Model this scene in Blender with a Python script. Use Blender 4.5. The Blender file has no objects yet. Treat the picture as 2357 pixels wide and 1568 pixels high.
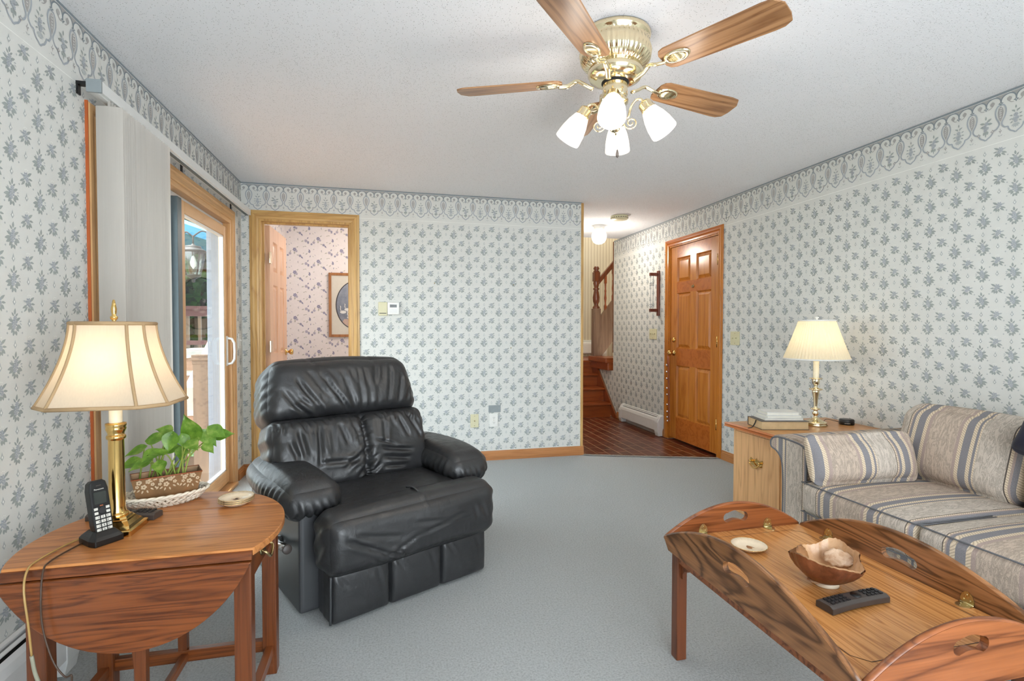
import bpy, bmesh, math, random
import numpy as np
from mathutils import Vector, Matrix
from mathutils.geometry import tessellate_polygon
random.seed(7)
C = bpy.context.scene.collection
PI = math.pi
XL, XR, YB, H = -1.107, 2.882, 4.466, 2.298

def s2l(c):
    return tuple(((v/255.0+0.055)/1.055)**2.4 if v > 10 else v/255.0/12.92 for v in c)

# ------------------------------------------------------------------ materials
class N:
    def __init__(self, name):
        m = bpy.data.materials.new(name); m.use_nodes = True
        self.m = m; self.t = m.node_tree; self.t.nodes.clear()
        self.out = self.t.nodes.new('ShaderNodeOutputMaterial')
    def n(self, typ, **kw):
        nd = self.t.nodes.new(typ)
        ins = kw.pop('ins', {})
        for k, v in kw.items(): setattr(nd, k, v)
        for k, v in ins.items():
            s = nd.inputs[k]
            if isinstance(v, bpy.types.NodeSocket): self.t.links.new(v, s)
            else: s.default_value = v
        return nd
    def l(self, a, b): self.t.links.new(a, b)
    def math(self, op, a, b=0.0, c=0.0):
        nd = self.t.nodes.new('ShaderNodeMath'); nd.operation = op
        for i, v in enumerate((a, b, c)):
            if isinstance(v, bpy.types.NodeSocket): self.l(v, nd.inputs[i])
            else: nd.inputs[i].default_value = v
        return nd.outputs[0]
    def obj(self): return self.n('ShaderNodeTexCoord').outputs['Object']
    def mapping(self, vec, scale=(1, 1, 1), rot=(0, 0, 0), loc=(0, 0, 0)):
        return self.n('ShaderNodeMapping', ins={'Vector': vec, 'Scale': scale, 'Rotation': rot, 'Location': loc}).outputs[0]
    def noise(self, vec, scale, detail=3, rough=0.55, dist=0.0):
        return self.n('ShaderNodeTexNoise', ins={'Vector': vec, 'Scale': scale, 'Detail': detail, 'Roughness': rough, 'Distortion': dist}).outputs[0]
    def ramp(self, fac, stops, interp='LINEAR'):
        nd = self.n('ShaderNodeValToRGB', ins={'Fac': fac}); cr = nd.color_ramp; cr.interpolation = interp
        while len(cr.elements) > 1: cr.elements.remove(cr.elements[0])
        cr.elements[0].position = stops[0][0]; cr.elements[0].color = (*stops[0][1], 1)
        for p, c in stops[1:]:
            e = cr.elements.new(p); e.color = (*c, 1)
        return nd.outputs[0]
    def mix(self, fac, a, b, blend='MIX'):
        nd = self.n('ShaderNodeMix', data_type='RGBA', blend_type=blend)
        for s, v in ((nd.inputs[0], fac), (nd.inputs[6], a), (nd.inputs[7], b)):
            if isinstance(v, bpy.types.NodeSocket): self.l(v, s)
            else: s.default_value = v if not isinstance(v, tuple) else (*v[:3], 1)
        return nd.outputs[2]
    def bump(self, h, strength=0.3, dist=0.01):
        return self.n('ShaderNodeBump', ins={'Height': h, 'Strength': strength, 'Distance': dist}).outputs[0]
    def pbr(self, color, rough=0.5, metal=0.0, spec=0.5, normal=None, **kw):
        p = self.n('ShaderNodeBsdfPrincipled')
        def st(k, v):
            if isinstance(v, bpy.types.NodeSocket): self.l(v, p.inputs[k])
            elif isinstance(v, tuple): p.inputs[k].default_value = (*v[:3], 1)
            else: p.inputs[k].default_value = v
        st('Base Color', color); st('Roughness', rough); st('Metallic', metal); st('Specular IOR Level', spec)
        if normal is not None: self.l(normal, p.inputs['Normal'])
        for k, v in kw.items(): st(k, v)
        self.l(p.outputs[0], self.out.inputs[0])
        return self.m

def plain(name, col, rough=0.5, metal=0.0, spec=0.5, var=0.04, **kw):
    a = N(name); c = s2l(col) if max(col) > 1.5 else col
    f = a.noise(a.obj(), 35, 2)
    col2 = tuple(min(1, v*(1+var)) for v in c); col1 = tuple(v*(1-var) for v in c)
    return a.pbr(a.ramp(f, [(0.3, col1), (0.7, col2)]), rough, metal, spec, **kw)

def wood(name, light, dark, axis=0, rough=0.35, bands=9.0, contrast=1.0, spec=0.5, ac=11.0, al=0.9):
    """oak-like grain running along the given local axis"""
    a = N(name); o = a.obj()
    sc = [1.0, 1.0, 1.0]; st = [ac]*3; st[axis] = al
    fine = [170.0]*3; fine[axis] = 5.0
    med = [38.0]*3; med[axis] = 0.9
    mv = a.mapping(o, tuple(st))
    warp = a.noise(mv, 1.0, 3, 0.5, 0.6)
    ring = a.math('PINGPONG', a.math('MULTIPLY', warp, bands*2), 1.0)
    pore = a.noise(a.mapping(o, tuple(fine)), 1.0, 2, 0.6)
    line = a.noise(a.mapping(o, tuple(med)), 1.0, 4, 0.65, 0.3)
    ls, ds = s2l(light), s2l(dark)
    mid = tuple((x*0.55+y*0.45) for x, y in zip(ls, ds))
    f = a.math('ADD', a.math('ADD', a.math('MULTIPLY', a.math('POWER', ring, 2.0), 0.34*contrast), a.math('MULTIPLY', pore, 0.34*contrast)), a.math('MULTIPLY', line, 0.42*contrast))
    col = a.ramp(f, [(0.30, ls), (0.55, mid), (0.85, ds)])
    return a.pbr(col, rough, 0, spec, a.bump(pore, 0.08, 0.002))

def glow(name, col, strength, base=(0.8, 0.8, 0.8)):
    a = N(name)
    f = a.noise(a.obj(), 20, 1)
    return a.pbr(a.ramp(f, [(0.3, base), (0.7, base)]), 0.4, **{'Emission Color': col, 'Emission Strength': strength})

M = {}
# walls
def mk_wall():
    a = N('wallpaper_ground'); f = a.noise(a.obj(), 3.0, 3)
    g = a.noise(a.obj(), 400, 2)
    c = a.ramp(f, [(0.3, (0.69, 0.69, 0.655)), (0.7, (0.715, 0.715, 0.68))])
    return a.pbr(c, 0.6, 0, 0.3, a.bump(g, 0.08, 0.001))
M['wall'] = mk_wall()
M['wp_leaf'] = plain('wallpaper_leaf', (0.36, 0.39, 0.375), 0.6, spec=.3)
M['wp_leaf2'] = plain('wallpaper_leaf_pale', (0.46, 0.485, 0.48), 0.6, spec=.3)
M['wp_blue'] = plain('wallpaper_blue', (0.38, 0.41, 0.445), 0.6, spec=.3)
M['wp_dark'] = plain('wallpaper_dark_line', (0.24, 0.275, 0.30), 0.6, spec=.3)
M['wp_taupe'] = plain('wallpaper_taupe', (0.40, 0.385, 0.375), 0.6, spec=.3)
M['wp_pale'] = plain('wallpaper_pale_petal', (0.58, 0.595, 0.59), 0.6, spec=.3)
M['wp_white'] = plain('wallpaper_white', (0.84, 0.84, 0.80), 0.6, spec=.3)
WP = ['wall', 'wp_leaf', 'wp_leaf2', 'wp_blue', 'wp_dark', 'wp_taupe', 'wp_white', 'wp_pale']
M['pinkwall'] = plain('pink_wallpaper_ground', (0.80, 0.735, 0.71), 0.6, spec=.3, var=.02)
M['pk_a'] = plain('pink_wallpaper_violet', (0.27, 0.26, 0.36), 0.6, spec=.3)
M['pk_b'] = plain('pink_wallpaper_mauve', (0.44, 0.40, 0.47), 0.6, spec=.3)
M['pk_c'] = plain('pink_wallpaper_leaf', (0.46, 0.44, 0.38), 0.6, spec=.3)
def mk_ceiling():
    a = N('popcorn_ceiling'); o = a.obj()
    n1 = a.noise(o, 150, 4, 0.7)
    v = a.n('ShaderNodeTexVoronoi', feature='F1', ins={'Vector': o, 'Scale': 175.0, 'Randomness': 1.0})
    big = a.noise(o, 0.9, 3, 0.6)
    dirt = a.n('ShaderNodeSeparateColor', ins={'Color': v.outputs['Color']}).outputs[0]
    dot = a.math('LESS_THAN', v.outputs['Distance'], 0.25)
    sel = a.math('GREATER_THAN', a.math('ADD', dirt, a.math('MULTIPLY', big, 0.9)), 1.10)
    fac = a.math('MULTIPLY', a.math('MULTIPLY', dot, sel), 0.75)
    c = a.mix(fac, (0.87, 0.87, 0.89), (0.22, 0.22, 0.21))
    return a.pbr(c, 0.9, 0, 0.1, a.bump(n1, 0.5, 0.008))
M['ceiling'] = mk_ceiling()
def mk_carpet():
    a = N('carpet'); o = a.obj()
    n1 = a.noise(o, 420, 3, 0.7); n2 = a.noise(o, 2.2, 4, 0.6); n3 = a.noise(o, 130, 3, .65)
    c = a.ramp(n3, [(0.25, (0.42, 0.44, 0.44)), (0.5, (0.62, 0.645, 0.645)), (0.75, (0.75, 0.775, 0.775))])
    c = a.mix(a.math('MULTIPLY', n2, 0.3), c, (0.54, 0.555, 0.55))
    h = a.math('ADD', n1, a.math('MULTIPLY', n3, 1.2))
    return a.pbr(c, 0.95, 0, 0.05, a.bump(h, 0.75, 0.012))
M['carpet'] = mk_carpet()
def mk_tile():
    a = N('quarry_tile'); o = a.obj()
    sw = a.n('ShaderNodeCombineXYZ'); sp = a.n('ShaderNodeSeparateXYZ', ins={0: o})
    a.l(sp.outputs[1], sw.inputs[0]); a.l(sp.outputs[0], sw.inputs[1])
    b = a.n('ShaderNodeTexBrick', ins={'Vector': sw.outputs[0], 'Scale': 1.0, 'Mortar Size': 0.005, 'Brick Width': 0.21, 'Row Height': 0.105,
        'Color1': (*s2l((106, 42, 22)), 1), 'Color2': (*s2l((74, 27, 14)), 1), 'Mortar': (*s2l((150, 112, 82)), 1)})
    b.inputs['Mortar Smooth'].default_value = 0.1
    n = a.noise(o, 14, 3)
    c = a.mix(0.35, b.outputs[0], a.ramp(n, [(0.3, s2l((62, 22, 12))), (0.7, s2l((122, 52, 28)))]), 'MIX')
    c = a.mix(b.outputs['Fac'], c, (*s2l((165, 125, 92)),))
    return a.pbr(c, 0.28, 0, 0.5, a.bump(a.math('SUBTRACT', 1.0, b.outputs['Fac']), 0.4, 0.003))
M['tile'] = mk_tile()
M['oak_trim'] = wood('oak_trim', (206, 166, 104), (150, 104, 52), 2, 0.35, 6, 0.8)
M['oak_trim_h'] = wood('oak_trim_across', (206, 166, 104), (150, 104, 52), 0, 0.35, 6, 0.8)
M['oak_base_x'] = wood('baseboard_oak_x', (186, 126, 74), (132, 80, 40), 0, 0.4, 6, 0.8)
M['oak_base_y'] = wood('baseboard_oak_y', (186, 126, 74), (132, 80, 40), 1, 0.4, 6, 0.8)
M['pine_v'] = wood('varnished_pine_upright', (196, 122, 46), (148, 78, 22), 2, 0.22, 4, 0.8)
M['pine_h'] = wood('varnished_pine_cross', (186, 104, 40), (140, 66, 20), 1, 0.22, 4, 0.8)
M['pine_dk'] = wood('pine_return', (190, 98, 48), (150, 66, 28), 2, 0.4, 4, 0.7)
M['pinedoor_pale'] = wood('bath_door_pine', (224, 182, 150), (188, 136, 100), 2, 0.3, 4, 0.7)
M['slider_y'] = wood('slider_pine_y', (214, 168, 116), (176, 124, 74), 1, 0.35, 5, 0.7)
M['slider_z'] = wood('slider_pine_z', (214, 168, 116), (176, 124, 74), 2, 0.35, 5, 0.7)
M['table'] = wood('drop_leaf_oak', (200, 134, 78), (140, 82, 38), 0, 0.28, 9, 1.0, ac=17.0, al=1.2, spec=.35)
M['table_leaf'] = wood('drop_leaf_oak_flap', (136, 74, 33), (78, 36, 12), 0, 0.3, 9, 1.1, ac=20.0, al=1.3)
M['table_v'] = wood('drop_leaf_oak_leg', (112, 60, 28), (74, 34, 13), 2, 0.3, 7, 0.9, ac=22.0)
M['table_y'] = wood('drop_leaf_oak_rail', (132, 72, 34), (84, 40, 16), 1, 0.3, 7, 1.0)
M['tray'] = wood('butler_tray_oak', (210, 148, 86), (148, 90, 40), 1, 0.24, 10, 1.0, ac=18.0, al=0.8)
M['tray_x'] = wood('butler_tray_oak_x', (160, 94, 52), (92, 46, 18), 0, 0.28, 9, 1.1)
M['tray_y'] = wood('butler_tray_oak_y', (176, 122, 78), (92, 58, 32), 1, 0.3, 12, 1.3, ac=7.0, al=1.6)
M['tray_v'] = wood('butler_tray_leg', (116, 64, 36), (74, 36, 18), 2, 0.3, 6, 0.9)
M['cab'] = wood('cabinet_oak', (228, 178, 124), (184, 132, 82), 2, 0.38, 8, 0.9)
M['cab_top'] = wood('cabinet_top_oak', (208, 152, 94), (156, 98, 48), 1, 0.3, 8, 0.9)
M['cab_edge'] = wood('cabinet_edge', (190, 112, 56), (150, 78, 34), 1, 0.3, 5, 0.8)
M['stair'] = wood('stair_tread_wood', (150, 74, 30), (104, 44, 16), 0, 0.28, 5, 0.8)
M['stairdk'] = wood('stair_dark_wood', (112, 56, 28), (66, 28, 14), 2, 0.25, 5, 0.9)
M['stairskirt'] = wood('stair_weathered_board', (128, 98, 76), (92, 62, 44), 2, 0.45, 5, 0.9)
M['blade'] = wood('fan_blade_oak', (176, 132, 92), (118, 78, 46), 0, 0.3, 7, 1.1)
M['rackwood'] = wood('rack_mahogany', (112, 52, 32), (72, 28, 18), 2, 0.3, 5, 0.8)
M['frame'] = wood('picture_frame_wood', (168, 112, 64), (120, 72, 36), 2, 0.35, 5, 0.8)
def mk_brass(name, col, rough):
    a = N(name); f = a.noise(a.obj(), 60, 2)
    return a.pbr(col, a.ramp(f, [(0.3, (rough*.8,)*3), (0.7, (rough*1.3,)*3)]), 1.0)
M['brass'] = mk_brass('polished_brass', (0.74, 0.48, 0.17), 0.13)
M['brass_pale'] = mk_brass('pale_fan_brass', (0.86, 0.74, 0.50), 0.14)
M['brass_old'] = mk_brass('aged_brass', (0.42, 0.33, 0.17), 0.3)
M['brass_dull'] = mk_brass('dull_hinge_brass', (0.62, 0.52, 0.28), 0.28)
M['chrome'] = mk_brass('chrome', (0.78, 0.79, 0.80), 0.16)
M['steel_dk'] = plain('grey_track_metal', (88, 102, 108), 0.45, 0.2)
M['white'] = plain('white_enamel', (226, 226, 224), 0.4, var=.015)
M['offwhite'] = plain('white_plastic', (232, 231, 226), 0.35, var=.015)
M['almond'] = plain('almond_plastic', (214, 208, 172), 0.4, var=.02)
M['greycover'] = plain('grey_cover_plate', (142, 150, 152), 0.5)
M['black'] = plain('black_plastic', (17, 17, 18), 0.38, var=.05)
M['blackgap'] = plain('black_gap', (9, 9, 9), 0.8)
M['charcoal'] = plain('charcoal_plastic', (70, 62, 58), 0.42, var=.04)
M['key'] = plain('pale_rubber_key', (206, 204, 196), 0.5)
M['keydk'] = plain('dark_rubber_key', (38, 38, 40), 0.5)
M['screen'] = plain('phone_screen', (46, 50, 46), 0.15)
M['headrail'] = plain('headrail_white', (222, 224, 222), 0.4, var=.01)
def mk_vane():
    a = N('vane_fabric'); f = a.noise(a.mapping(a.obj(), (200, 200, 5)), 1.0, 2)
    c = a.ramp(f, [(0.3, (0.60, 0.565, 0.515)), (0.7, (0.62, 0.585, 0.535))])
    d = a.n('ShaderNodeBsdfDiffuse', ins={'Color': c}); t = a.n('ShaderNodeBsdfTranslucent', ins={'Color': c})
    mx = a.n('ShaderNodeMixShader', ins={0: 0.25, 1: d.outputs[0], 2: t.outputs[0]}); a.l(mx.outputs[0], a.out.inputs[0])
    return a.m
M['vane'] = mk_vane()
def mk_shade(name, col, tr=0.55):
    a = N(name); f = a.noise(a.mapping(a.obj(), (250, 250, 12)), 1.0, 2)
    c = a.ramp(f, [(0.3, tuple(v*.96 for v in col)), (0.7, col)])
    d = a.n('ShaderNodeBsdfDiffuse', ins={'Color': c}); t = a.n('ShaderNodeBsdfTranslucent', ins={'Color': c})
    mx = a.n('ShaderNodeMixShader', ins={0: tr, 1: d.outputs[0], 2: t.outputs[0]}); a.l(mx.outputs[0], a.out.inputs[0])
    return a.m
M['shade'] = mk_shade('silk_shade', (0.86, 0.76, 0.62))
M['pleat'] = mk_shade('pleated_shade', (0.92, 0.86, 0.70), 0.6)
M['braid'] = plain('shade_braid', (176, 146, 108), 0.8)
M['candle'] = plain('candle_sleeve', (240, 226, 196), 0.5)
M['bulb'] = glow('lit_bulb', (1.0, 0.80, 0.52, 1), 5.0, (0.9, 0.9, 0.85))
M['fanglass'] = glow('lit_frosted_glass', (1.0, 0.87, 0.68, 1), 0.5, (0.92, 0.9, 0.86))
M['globeglass'] = glow('lit_globe_glass', (1.0, 0.92, 0.8, 1), 1.6, (0.92, 0.9, 0.88))
def mk_leather():
    a = N('black_leather'); o = a.obj()
    v = a.n('ShaderNodeTexVoronoi', feature='F1', ins={'Vector': o, 'Scale': 520.0}).outputs['Distance']
    n = a.noise(o, 9, 4, .6); n2 = a.noise(a.mapping(o, (22, 22, 22)), 1, 4, .6, .5)
    c = a.ramp(n, [(0.3, (0.013, 0.0135, 0.015)), (0.7, (0.022, 0.0225, 0.024))])
    r = a.ramp(n2, [(0.3, (0.35,)*3), (0.7, (0.48,)*3)])
    b2 = a.n('ShaderNodeBump', ins={'Height': n2, 'Strength': 0.2, 'Distance': 0.012}).outputs[0]
    b = a.n('ShaderNodeBump', ins={'Height': v, 'Strength': 0.10, 'Distance': 0.001, 'Normal': b2}).outputs[0]
    return a.pbr(c, r, 0, 0.7, b)
M['leather'] = mk_leather()
M['leather_side'] = plain('smooth_black_vinyl', (0.030, 0.032, 0.036), 0.44, spec=1.0)
M['seam'] = plain('leather_seam', (0.006, 0.006, 0.007), 0.6)
M['navy'] = plain('navy_velvet', (9, 15, 44), 0.85, var=.3, **{'Sheen Weight': 0.08})
M['cream'] = plain('cream_porcelain', (236, 218, 190), 0.2, var=.03)
M['goldrim'] = mk_brass('gold_rim', (0.80, 0.60, 0.28), 0.3)
M['braidceramic'] = plain('woven_cream_ceramic', (232, 222, 204), 0.2, var=.03)
def mk_tin():
    a = N('rusty_tin'); o = a.obj(); f = a.noise(o, 16, 4, .6)
    return a.pbr(a.ramp(f, [(0.3, s2l((120, 92, 62))), (0.6, s2l((150, 112, 74))), (0.8, s2l((164, 96, 60)))]), 0.4, 0.35)
M['tin'] = mk_tin()
M['tinflower'] = plain('embossed_flower', (206, 184, 152), 0.45, .2)
def mk_leafm():
    a = N('pothos_leaf'); o = a.obj(); f = a.noise(o, 28, 3, .6)
    c = a.ramp(f, [(0.3, s2l((74, 118, 32))), (0.55, s2l((116, 158, 56))), (0.75, s2l((168, 192, 100)))])
    p = a.n('ShaderNodeBsdfPrincipled', ins={'Base Color': c, 'Roughness': 0.3})
    t = a.n('ShaderNodeBsdfTranslucent', ins={'Color': c})
    mx = a.n('ShaderNodeMixShader', ins={0: 0.35, 1: p.outputs[0], 2: t.outputs[0]}); a.l(mx.outputs[0], a.out.inputs[0])
    return a.m
M['leaf'] = mk_leafm()
M['stem'] = plain('plant_stem', (142, 160, 70), 0.5)
M['soil'] = plain('potting_soil', (74, 44, 28), 0.95, var=.4)
M['clearcord'] = plain('clear_gold_cord', (172, 138, 82), 0.25)
M['blackcord'] = plain('dark_cord', (70, 50, 36), 0.4)
M['silvercord'] = plain('silvery_cord', (150, 148, 128), 0.3)
def mk_bowl(name, c1, c2):
    a = N(name); f = a.noise(a.obj(), 34, 4, .65, .5)
    return a.pbr(a.ramp(f, [(0.3, s2l(c1)), (0.7, s2l(c2))]), 0.28)
M['bowl_out'] = mk_bowl('brown_glazed_clay', (96, 52, 30), (140, 84, 54))
M['bowl_in'] = mk_bowl('tan_glazed_clay', (186, 140, 98), (214, 174, 134))
M['bowl_leaf'] = mk_bowl('pale_glazed_leaf', (170, 126, 88), (224, 196, 168))
M['bowl_dk'] = mk_bowl('caramel_leaf', (132, 84, 46), (176, 124, 76))
M['cover'] = plain('dark_book_cover', (84, 76, 70), 0.4)
M['page'] = plain('book_pages', (206, 180, 138), 0.8, var=.06)
M['page_w'] = plain('white_pages', (232, 228, 216), 0.7, var=.03)
M['cover_w'] = plain('pale_book_cover', (222, 222, 218), 0.4)
M['ribbon'] = plain('black_ribbon', (30, 26, 24), 0.6)
M['strap'] = plain('leather_strap', (150, 84, 50), 0.5)
M['crystal'] = plain('acrylic_bar', (196, 200, 200), 0.12)
M['mat'] = plain('picture_mat', (210, 204, 190), 0.7, var=.02)
def mk_pic():
    a = N('goose_print'); o = a.obj(); sp = a.n('ShaderNodeSeparateXYZ', ins={0: o})
    f = a.math('ADD', a.math('MULTIPLY', sp.outputs[2], 1.3), 0.5)
    c = a.ramp(f, [(0.1, s2l((150, 146, 150))), (0.4, s2l((112, 118, 132))), (0.75, s2l((140, 146, 158))), (1.0, s2l((158, 164, 176)))])
    c = a.mix(0.25, c, a.ramp(a.noise(o, 18, 4), [(0.35, s2l((96, 100, 116))), (0.65, s2l((170, 172, 180)))]))
    return a.pbr(c, 0.2)
M['print'] = mk_pic()
M['printedge'] = plain('oval_line', (58, 58, 64), 0.5)
M['goose'] = plain('goose_white', (220, 218, 214), 0.5)
M['goosepink'] = plain('print_ground', (186, 160, 146), 0.5)
def mk_glass():
    a = N('pane_glass'); f = a.noise(a.obj(), 4, 1)
    g = a.n('ShaderNodeBsdfGlossy', ins={'Color': (0.9, 0.95, 0.97, 1), 'Roughness': 0.02})
    t = a.n('ShaderNodeBsdfTransparent', ins={'Color': (0.94, 0.97, 0.97, 1)})
    lw = a.n('ShaderNodeLayerWeight', ins={'Blend': 0.5})
    fr = a.math('ADD', 0.02, a.math('MULTIPLY', a.math('POWER', lw.outputs['Facing'], 5.0), 0.45))
    mx = a.n('ShaderNodeMixShader', ins={0: fr, 1: t.outputs[0], 2: g.outputs[0]}); a.l(mx.outputs[0], a.out.inputs[0])
    return a.m
M['glass'] = mk_glass()
def mk_stripe_wall():
    a = N('striped_beige_wallpaper'); o = a.obj()
    w = a.n('ShaderNodeTexWave', wave_type='BANDS', bands_direction='X', ins={'Vector': o, 'Scale': 6.0, 'Distortion': 0.6, 'Detail': 2.0}).outputs[1]
    return a.pbr(a.ramp(w, [(0.2, s2l((196, 186, 164))), (0.8, s2l((214, 206, 186)))]), 0.7)
M['stripewall'] = mk_stripe_wall()
M['deckwood'] = wood('deck_boards', (150, 112, 84), (110, 78, 56), 0, 0.6, 5, 0.8)
M['deckpost'] = wood('deck_post_cedar', (112, 88, 66), (78, 56, 40), 2, 0.6, 5, 0.8)
M['railred'] = plain('red_stained_rail', (92, 48, 40), 0.6)
M['deck_sunlit'] = plain('sunlit_deck_wood', (176, 166, 150), 0.6)  # sunlight on the step treads and stair rail is put into this pale colour
M['siding'] = plain('pale_siding', (196, 206, 220), 0.6, var=.03)
M['jambgrey'] = plain('exterior_jamb', (128, 134, 144), 0.6)
M['soffit'] = plain('grey_soffit', (120, 116, 116), 0.7)
M['teal'] = plain('teal_canopy', (40, 120, 150), 0.7)
M['lantern'] = plain('bronze_lantern', (30, 27, 21), 0.6, 0.0)
M['lanternglass'] = None
def mk_lg():
    a = N('seeded_glass'); f = a.noise(a.obj(), 24, 3)
    g = a.n('ShaderNodeBsdfGlossy', ins={'Color': (0.95, 0.96, 0.94, 1), 'Roughness': 0.12})
    t = a.n('ShaderNodeBsdfTransparent', ins={'Color': a.ramp(f, [(0.3, (0.72, 0.76, 0.72)), (0.7, (0.95, 0.96, 0.94))])})
    mx = a.n('ShaderNodeMixShader', ins={0: 0.09, 1: t.outputs[0], 2: g.outputs[0]}); a.l(mx.outputs[0], a.out.inputs[0])
    return a.m
M['lanternglass'] = mk_lg()
def mk_foliage(name, c1, c2):
    a = N(name); f = a.noise(a.obj(), 3.5, 4, .7)
    c = a.ramp(f, [(0.35, s2l(c1)), (0.65, s2l(c2))])
    d = a.n('ShaderNodeBsdfDiffuse', ins={'Color': c}); t = a.n('ShaderNodeBsdfTranslucent', ins={'Color': c})
    mx = a.n('ShaderNodeMixShader', ins={0: 0.3, 1: d.outputs[0], 2: t.outputs[0]}); a.l(mx.outputs[0], a.out.inputs[0])
    return a.m
M['tree'] = mk_foliage('tree_leaves', (20, 40, 18), (54, 80, 40))
M['bark'] = plain('bark', (84, 70, 58), 0.9, var=.2)
M['grass'] = plain('lawn', (70, 100, 44), 0.9, var=.3)
def mk_sofa(front=False):
    a = N('striped_upholstery')
    uv = a.n('ShaderNodeUVMap', uv_map='stripe').outputs[0]
    sp = a.n('ShaderNodeSeparateXYZ', ins={0: uv}); u, v = sp.outputs[0], sp.outputs[1]
    T = 0.42
    c = a.math('DIVIDE', a.math('FLOORED_MODULO', u, T), T)
    BE, BL, RO, MA, TA, DK = s2l((202, 190, 177)), s2l((134, 131, 134)), s2l((218, 200, 175)), s2l((172, 153, 144)), s2l((194, 176, 160)), s2l((92, 84, 78))
    segs = [(0, BE), (.098, DK), (.101, RO), (.108, MA), (.112, BL), (.124, RO), (.142, BL), (.176, RO), (.193, MA), (.208, TA), (.330, MA), (.343, RO), (.358, BL), (.388, RO), (.402, BL), (.412, RO)]
    base = a.ramp(c, [(p/T, k) for p, k in segs], 'CONSTANT')
    ropes = a.ramp(c, [(p/T, (1, 1, 1) if k == RO else (0, 0, 0)) for p, k in segs], 'CONSTANT')
    fol = a.ramp(c, [(p/T, (1, 1, 1) if k in (TA, BE) else (0, 0, 0)) for p, k in segs], 'CONSTANT')
    # rope twist
    tw = a.math('FRACT', a.math('ADD', a.math('MULTIPLY', v, 95.0), a.math('MULTIPLY', u, 70.0)))
    twd = a.math('MULTIPLY', a.math('LESS_THAN', tw, 0.38), 0.42)
    col = a.mix(a.math('MULTIPLY', ropes, twd), base, s2l((120, 100, 84)))
    # plume foliage: curved warped strokes
    cv = a.n('ShaderNodeCombineXYZ', ins={0: a.math('MULTIPLY', u, 62.0), 1: a.math('MULTIPLY', v, 15.0), 2: 0.0}).outputs[0]
    pl = a.noise(cv, 1.0, 4, 0.62, 1.1)
    pm = a.ramp(pl, [(0.44, (0, 0, 0)), (0.52, (1, 1, 1)), (0.60, (0.1, 0.1, 0.1))])
    col = a.mix(a.math('MULTIPLY', a.math('MULTIPLY', pm, fol), 0.48), col, s2l((112, 104, 94)))
    wv = a.n('ShaderNodeCombineXYZ', ins={0: a.math('MULTIPLY', u, 520.0), 1: a.math('MULTIPLY', v, 300.0), 2: 0.0}).outputs[0]
    we = a.noise(wv, 1.0, 2, .6)
    col = a.mix(0.5, col, a.ramp(we, [(0.3, (0.30, 0.30, 0.30)), (0.7, (0.72, 0.72, 0.72))]), 'OVERLAY')
    return a.pbr(col, 0.9, 0, 0.15, a.bump(a.math('ADD', we, a.math('MULTIPLY', ropes, a.math('SUBTRACT', 1.6, a.math('MULTIPLY', twd, 3.0)))), 0.35, 0.003))
M['sofa'] = mk_sofa()
M['piping'] = plain('sofa_piping', (104, 104, 107), 0.9)

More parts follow.
